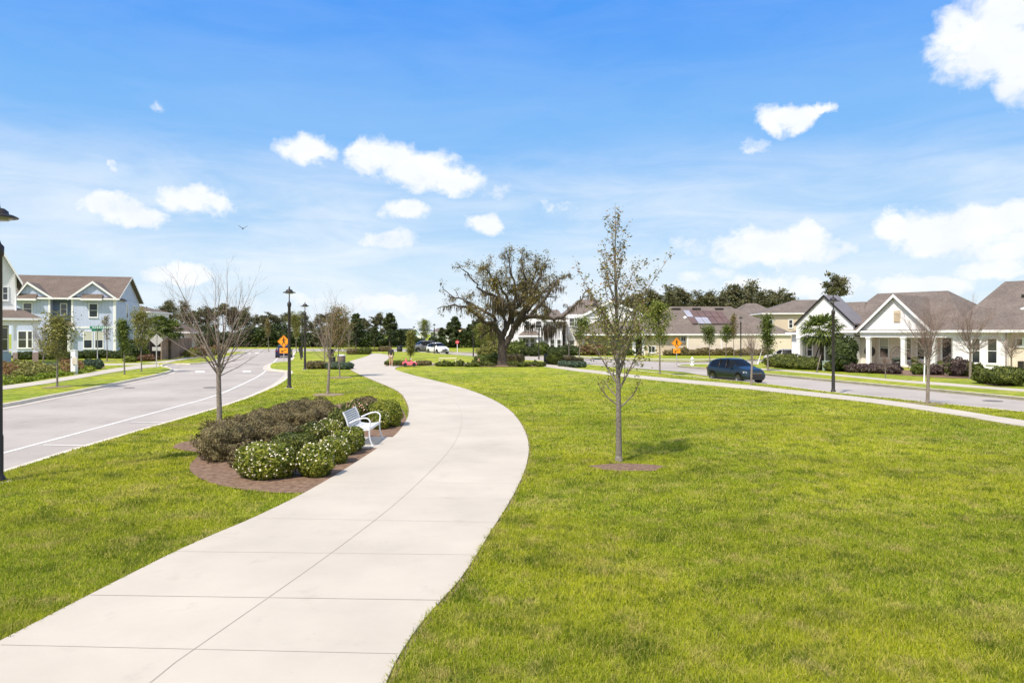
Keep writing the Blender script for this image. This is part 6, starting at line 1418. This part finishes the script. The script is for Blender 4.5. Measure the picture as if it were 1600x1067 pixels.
# ---- cars (length along x, front at +x)
M_TYRE = pmat('tyre', (.018,.018,.018), .85, .2); M_RIM = pmat('rim', (.12,.12,.125), .35, .1, metal=.6); M_CARGL = pmat('car_glass', (.008,.009,.010), .12, .2, 2, spec=.25); M_LIGHT = pmat('headlight', (.7,.72,.75), .1, .1, spec=1); M_TAIL = pmat('tail_light', (.35,.01,.01), .25, .1); M_CHROME = pmat('chrome', (.6,.6,.6), .2, .1, metal=.9)
def paint(name, c, metal=0.): return pmat(name, c, .30, .03, 1, spec=.4, coat=.4, metal=metal)
def car(root, body, L=4.55, W=1.84, Ht=1.66, kind='suv'):
    """lofted shell: each station has sill, shoulder, glass and roof points"""
    # station: x/L, z sill, z belt, z top, half width low, half width belt, half width top
    S_ = [(-.500,.42,.80,.86,.62,.66,.60),(-.488,.30,.88,1.02,.78,.80,.70),(-.455,.24,.99,1.34,.86,.90,.66),(-.40,.22,1.04,1.50,.90,.92,.60),(-.30,.20,1.03,1.60,.91,.93,.58),(-.15,.20,1.00,1.64,.91,.93,.585),(.0,.20,.975,1.645,.91,.93,.58),(.07,.20,.965,1.58,.91,.93,.58),(.17,.20,.96,1.34,.91,.93,.62),(.245,.20,.97,1.12,.91,.92,.70),(.29,.20,.965,1.045,.91,.91,.76),(.40,.22,.90,.965,.90,.87,.68),(.455,.24,.80,.87,.86,.80,.62),(.487,.28,.68,.745,.78,.72,.56),(.50,.36,.58,.62,.64,.62,.50)]
    if kind == 'pickup': pass
    V = []; n = 0; rows = []
    for (fx, zs_, zb, zt, wl, wb, wt) in S_:
        x = fx*L; k = Ht/1.66; zs_, zb, zt = zs_*k, zb*k, zt*k; wl, wb, wt = [w*W/1.84 for w in (wl,wb,wt)]
        half = [(wl*.80,zs_),(wl,zs_+.10),(wl*1.01,(zs_+zb)*.5+.02),(wb,zb-.05),(wb*.965,zb),(wt+(wb*.96-wt)*.10,zt-(zt-zb)*.12),(wt*.86,zt-.01*k),(wt*.45,zt+.012)]
        ring_ = [(x, -a, b) for a, b in half] + [(x, a, b) for a, b in reversed(half)]
        rows.append(len(V)); V += ring_
    m = 16; body_f = []; glass_f = []
    for i in range(len(S_)-1):
        for j in range(m-1):
            f = (rows[i]+j, rows[i]+j+1, rows[i+1]+j+1, rows[i+1]+j)
            a, b = S_[i][0], S_[i+1][0]; g = False
            if j in (4, 10) and -.41 <= a and b <= .18: g = True       # side glass
            if j in (5,6,7,8,9) and .06 <= a and b <= .26: g = True    # windscreen
            if j in (5,6,7,8,9) and -.46 <= a and b <= -.39: g = True  # rear window
            (glass_f if g else body_f).append(f)
        body_f.append((rows[i]+15, rows[i], rows[i+1], rows[i+1]+15))
    body_f.append(tuple(rows[0]+j for j in reversed(range(16)))); body_f.append(tuple(rows[-1]+j for j in range(16)))
    mb = MB(); mb.v = list(V); mb.f = body_f; mb.sm = [True]*len(body_f); bo = mb.build('body', body, root)
    g = MB(); g.v = list(V); g.f = glass_f; g.sm = [True]*len(glass_f); g.build('windows', M_CARGL, root)
    # pillars
    pl = MB(); k = Ht/1.66
    for s_ in (-1, 1):
        for fx in (-.16, .01):
            pl.tube([(fx*L, s_*.90*W/1.84, .99*k), (fx*L-.03, s_*.665*W/1.84, 1.60*k)], .035, 5)
    pl.build('pillars', M_BLACK, root)
    xf, xr, rw = .315*L, -.305*L, .35*k
    for s_ in (-1, 1):
        for xx in (xf, xr):
            a = MB(); a.tube([(xx, s_*(W/2-.12), rw+.02), (xx, s_*(W/2+.006), rw+.02)], rw*1.13, 20); a.build('wheel_arch', M_TYRE, root)
            w = MB().tube([(xx, s_*(W/2-.22), rw), (xx, s_*(W/2+.015), rw)], rw, 20).build('wheel', M_TYRE, root)
            r_ = MB().tube([(xx, s_*(W/2+.0), rw), (xx, s_*(W/2+.022), rw)], rw*.64, 16); r_.build('rim', M_RIM, w)
        MB().prism([(.425*L,s_*.60*W/1.84,.66*k),(.47*L,s_*.60*W/1.84,.64*k),(.43*L,s_*.86*W/1.84,.70*k),(.40*L,s_*.865*W/1.84,.74*k)], (.035,0,.07)).build('headlight', M_LIGHT, root)
        MB().box(-.497*L,-.455*L,s_*.55*W/1.84,s_*.84*W/1.84,.84*k,.94*k).build('tail_light', M_TAIL, root)
        mr = MB().box(.15*L-.02,.15*L+.14,s_*(.92*W/1.84),s_*(.92*W/1.84+.16),.98*k,1.10*k).build('mirror', body, root)
    MB().box(.485*L,.503*L,-.42*W/1.84,.42*W/1.84,.44*k,.66*k).build('grille', M_BLACK, root)
    MB().box(.488*L,.505*L,-.62*W/1.84,.62*W/1.84,.24*k,.36*k).build('lower_intake', M_BLACK, root)
    MB().box(.487*L,.507*L,-.44*W/1.84,.44*W/1.84,.665*k,.685*k).build('grille_trim', M_CHROME, root)
    for s_ in (-1, 1): MB().box(-.30*L,.30*L,s_*(.885*W/1.84),s_*(.925*W/1.84),.16*k,.27*k).build('sill_trim', M_BLACK, root)
def put_car(name, px, py, az, mat, label, sc=1.0, Ht=1.66, L=4.55, dz=ZR, W=1.84):
    x, y = G(px, py, 0); r = empty(name, (x,y,dz), az, label, 'car'); car(r, mat, L=L, Ht=Ht, W=W); r.scale = (sc,)*3; return r
CB = paint('paint_steel_blue', (.035,.055,.07), .8); 
put_car('parked_car', 1149, 592.8, math.radians(-90+23), CB, 'dark blue crossover car on the right road behind the thin bare tree', sc=.93, L=4.35)
put_car('parked_car', 443.8, 556.6, math.radians(90+12), paint('paint_navy', (.012,.012,.05)), 'dark navy car parked in the far bay behind the orange sign', sc=1.0)
put_car('parked_car', 661, 549.6, math.radians(-90-52), paint('paint_grey', (.16,.16,.17)), 'grey car parked far off, left of the white one', sc=1.1, Ht=1.8)
put_car('parked_car', 684, 551.3, math.radians(-90+33), paint('paint_white', (.80,.80,.80)), 'white car parked far off, right of the grey one', sc=1.02, Ht=1.7)
put_car('parked_car', 1224, 566.3, math.radians(160), paint('paint_silver', (.42,.41,.40)), 'grey car mostly hidden behind the bushes left of the black-edged gable', sc=.85, dz=0)
# pink ride-on toy car
x, y = G(640, 573.0); r = empty('toy_car', (x,y,.03), math.radians(8), 'pink ride-on toy car at the edge of the path under the bushy tree', 'toy car')
PK = pmat('pink_plastic', (.80,.16,.22), .4, .08, 2); W_ = .62
prof = [(-.66,.22),(-.64,.40),(-.46,.46),(-.36,.70),(-.30,.70),(-.22,.44),(.08,.42),(.14,.62),(.20,.62),(.24,.44),(.52,.40),(.64,.30),(.66,.18),(.5,.14),(-.5,.14)]
MB().prism([(a,-W_/2,b) for a,b in prof], (0,W_,0)).build('body', PK, r)
for s_ in (-1,1):
    for xx in (-.40,.40): MB().tube([(xx,s_*W_/2-s_*.05,.17),(xx,s_*W_/2+s_*.07,.17)], .17, 14).build('wheel', M_TYRE, r)
    MB().lathe([(.05,.40),(.06,.44),(.03,.47)], 8, .50, s_*.2).build('headlight', M_TRIM, r)
MB().tube([(.14,-.26,.62),(.10,-.26,.76),(.10,.26,.76),(.14,.26,.62)], .018, 6).build('windscreen_frame', M_TRIM, r); MB().box(-.34,-.12,-.2,.2,.36,.44).build('seat', M_TRIM, r)

# ---- people: one continuous skinned body each
def skin_mesh(name, joints, edges, mat, parent, sub=2):
    me = bpy.data.meshes.new(name); me.from_pydata([j[0] for j in joints], edges, []); o = bpy.data.objects.new(name, me); link(o, parent)
    me.materials.append(mat); md = o.modifiers.new('skin', 'SKIN'); md.use_smooth_shade = True
    for i, j in enumerate(joints):
        r = j[1]; me.skin_vertices[0].data[i].radius = (r if isinstance(r, tuple) else (r, r)); me.skin_vertices[0].data[i].use_root = (i == 0)
    s_ = o.modifiers.new('sub', 'SUBSURF'); s_.levels = sub; s_.render_levels = sub; return o
SK = pmat('skin', (.52,.30,.20), .6, .06, 6); CL = pmat('dark_top', (.035,.033,.035), .85, .15, 8); SH = pmat('shorts_pale', (.45,.38,.33), .85, .1, 8); HR = pmat('hair_brown', (.12,.075,.045), .7, .2, 20); SHOE = pmat('shoe_white', (.7,.68,.66), .6, .05)
x, y = G(611, 572.6); P = empty('person', (x,y,.03), math.radians(4), 'person in a dark long-sleeved top and shorts walking away on the path', 'person')
J = [((0,0,.93),(.125,.10)),((0,0,1.08),(.115,.09)),((0,.01,1.28),(.15,.10)),((0,.01,1.42),(.10,.07)),((0,0,1.50),(.05,.05)),((0,-.01,1.60),(.072,.085)),((0,-.01,1.69),(.065,.078)),
     ((-.16,0,1.40),.052),((-.22,.02,1.14),.042),((-.21,-.06,.90),.030),((-.205,-.08,.83),(.036,.02)),
     ((.16,0,1.40),.052),((.23,-.02,1.14),.042),((.20,.07,.92),.030),((.195,.09,.85),(.036,.02)),
     ((-.09,.0,.86),.088),((-.095,.06,.50),.056),((-.09,-.02,.28),.05),((-.09,-.03,.09),.034),((-.09,.07,.04),.034),
     ((.09,.0,.86),.088),((.095,-.01,.50),.056),((.10,-.12,.29),.05),((.10,-.20,.12),.034),((.10,-.12,.05),.034)]
E = [(0,1),(1,2),(2,3),(3,4),(4,5),(5,6),(3,7),(7,8),(8,9),(9,10),(3,11),(11,12),(12,13),(13,14),(0,15),(15,16),(16,17),(17,18),(18,19),(0,20),(20,21),(21,22),(22,23),(23,24)]
# fingers: short chains rooted in each palm
for (pi, dx) in ((10,-1),(14,1)):
    b = Vector(J[pi][0]); 
    for f_ in range(4):
        a0 = b+Vector((0,-.03+.018*f_,-.02)); J.append((tuple(a0), .011)); J.append((tuple(a0+Vector((-dx*.005,.004,-.04-.006*(1.5-abs(f_-1.5))))), .009)); J.append((tuple(a0+Vector((-dx*.018,.008,-.075-.008*(1.5-abs(f_-1.5))))), .008)); n = len(J); E += [(pi,n-3),(n-3,n-2),(n-2,n-1)]
    a0 = b+Vector((-dx*.01,-.045,.01)); J.append((tuple(a0), .012)); J.append((tuple(a0+Vector((-dx*.012,-.022,-.045))), .009)); n = len(J); E += [(pi,n-2),(n-2,n-1)]
skin_mesh('body', J, E, SK, P)
T = [((0,0,.90),(.155,.125)),((0,0,1.08),(.135,.108)),((0,.01,1.28),(.168,.118)),((0,.01,1.42),(.115,.085)),((0,0,1.475),(.062,.062)),((-.16,0,1.40),.068),((-.22,.02,1.14),.056),((-.21,-.055,.92),.042),((.16,0,1.40),.068),((.23,-.02,1.14),.056),((.20,.065,.94),.042)]
skin_mesh('top', T, [(0,1),(1,2),(2,3),(3,4),(3,5),(5,6),(6,7),(3,8),(8,9),(9,10)], CL, P)
skin_mesh('shorts', [((0,0,.92),(.150,.122)),((-.095,.01,.84),.108),((-.10,.03,.70),.094),((.095,0,.84),.108),((.10,0,.70),.094)], [(0,1),(1,2),(0,3),(3,4)], SH, P)
skin_mesh('hair', [((0,-.03,1.70),(.078,.085)),((0,-.05,1.62),(.080,.070)),((0,-.06,1.50),(.06,.04)),((0,-.065,1.42),(.04,.025))], [(0,1),(1,2),(2,3)], HR, P)
for sx_, yy in ((-.09,.03),(.10,-.15)): MB().box(sx_-.042,sx_+.042,yy-.10,yy+.13,.0+(.04 if yy < 0 else 0),.07+(.04 if yy < 0 else 0)).build('shoe', SHOE, P)
P.scale = (1.05,)*3
# seated child by the oak
x, y = G(747.5, 571.2); P = empty('person', (x,y,.04), math.radians(200), 'small figure in a dark top sitting low at the lawn edge left of the oak', 'person')
J = [((0,0,.14),(.11,.10)),((0,.03,.30),(.10,.08)),((0,.06,.46),(.08,.06)),((0,.07,.53),(.042,.042)),((0,.07,.62),(.075,.085)),((0,.07,.71),(.062,.07)),((-.12,.06,.44),.04),((-.19,-.02,.30),.034),((-.12,-.16,.27),.026),((.12,.06,.44),.04),((.19,-.02,.30),.034),((.12,-.16,.27),.026),
     ((-.09,-.10,.14),.07),((-.10,-.30,.30),.05),((-.10,-.40,.06),.036),((-.10,-.48,.04),.03),((.09,-.10,.14),.07),((.10,-.30,.30),.05),((.10,-.40,.06),.036),((.10,-.48,.04),.03)]
E = [(0,1),(1,2),(2,3),(3,4),(4,5),(2,6),(6,7),(7,8),(2,9),(9,10),(10,11),(0,12),(12,13),(13,14),(14,15),(0,16),(16,17),(17,18),(18,19)]
for pi in (8, 11):
    b = Vector(J[pi][0])
    for f_ in range(5): a0 = b+Vector((-.022+.011*f_,-.035,-.008)); J.append((tuple(a0), .008)); J.append((tuple(a0+Vector((0,-.03+.004*abs(f_-2),-.018))), .006)); n = len(J); E += [(pi,n-2),(n-2,n-1)]
skin_mesh('body', J, E, SK, P); skin_mesh('top', [((0,0,.16),(.125,.115)),((0,.03,.30),(.115,.095)),((0,.06,.46),(.095,.075)),((-.12,.06,.44),.052),((-.185,-.01,.32),.044),((.12,.06,.44),.052),((.185,-.01,.32),.044)], [(0,1),(1,2),(2,3),(3,4),(2,5),(5,6)], CL, P)
skin_mesh('hair', [((0,.10,.73),(.072,.075)),((0,.12,.64),(.075,.06))], [(0,1)], pmat('hair_dark', (.02,.016,.014), .7, .2, 20), P)

# the bird high over the left road
x, z = up(379.5, 357.5, 45); r = empty('bird', (x, 45, z), .4, 'small dark bird in flight above the leafless tree on the left', 'bird')
skin_mesh('body', [((0,-.14,.03),.012),((0,-.08,.01),.038),((0,.02,0),.045),((0,.12,-.01),.025),((0,.19,-.01),.02)], [(0,1),(1,2),(2,3),(3,4)], M_BLACK, r)
for s_ in (-1, 1): MB().add([(s_*.03,-.05,.02),(s_*.17,-.07,.12),(s_*.30,.03,.20),(s_*.15,.05,.10),(s_*.03,.07,.01),(s_*.03,-.05,.03),(s_*.17,-.07,.13),(s_*.30,.03,.206),(s_*.15,.05,.11),(s_*.03,.07,.02)], [(0,1,2,3,4),(9,8,7,6,5),(0,5,6,1),(1,6,7,2),(2,7,8,3),(3,8,9,4)]).build('wing', M_BLACK, r)
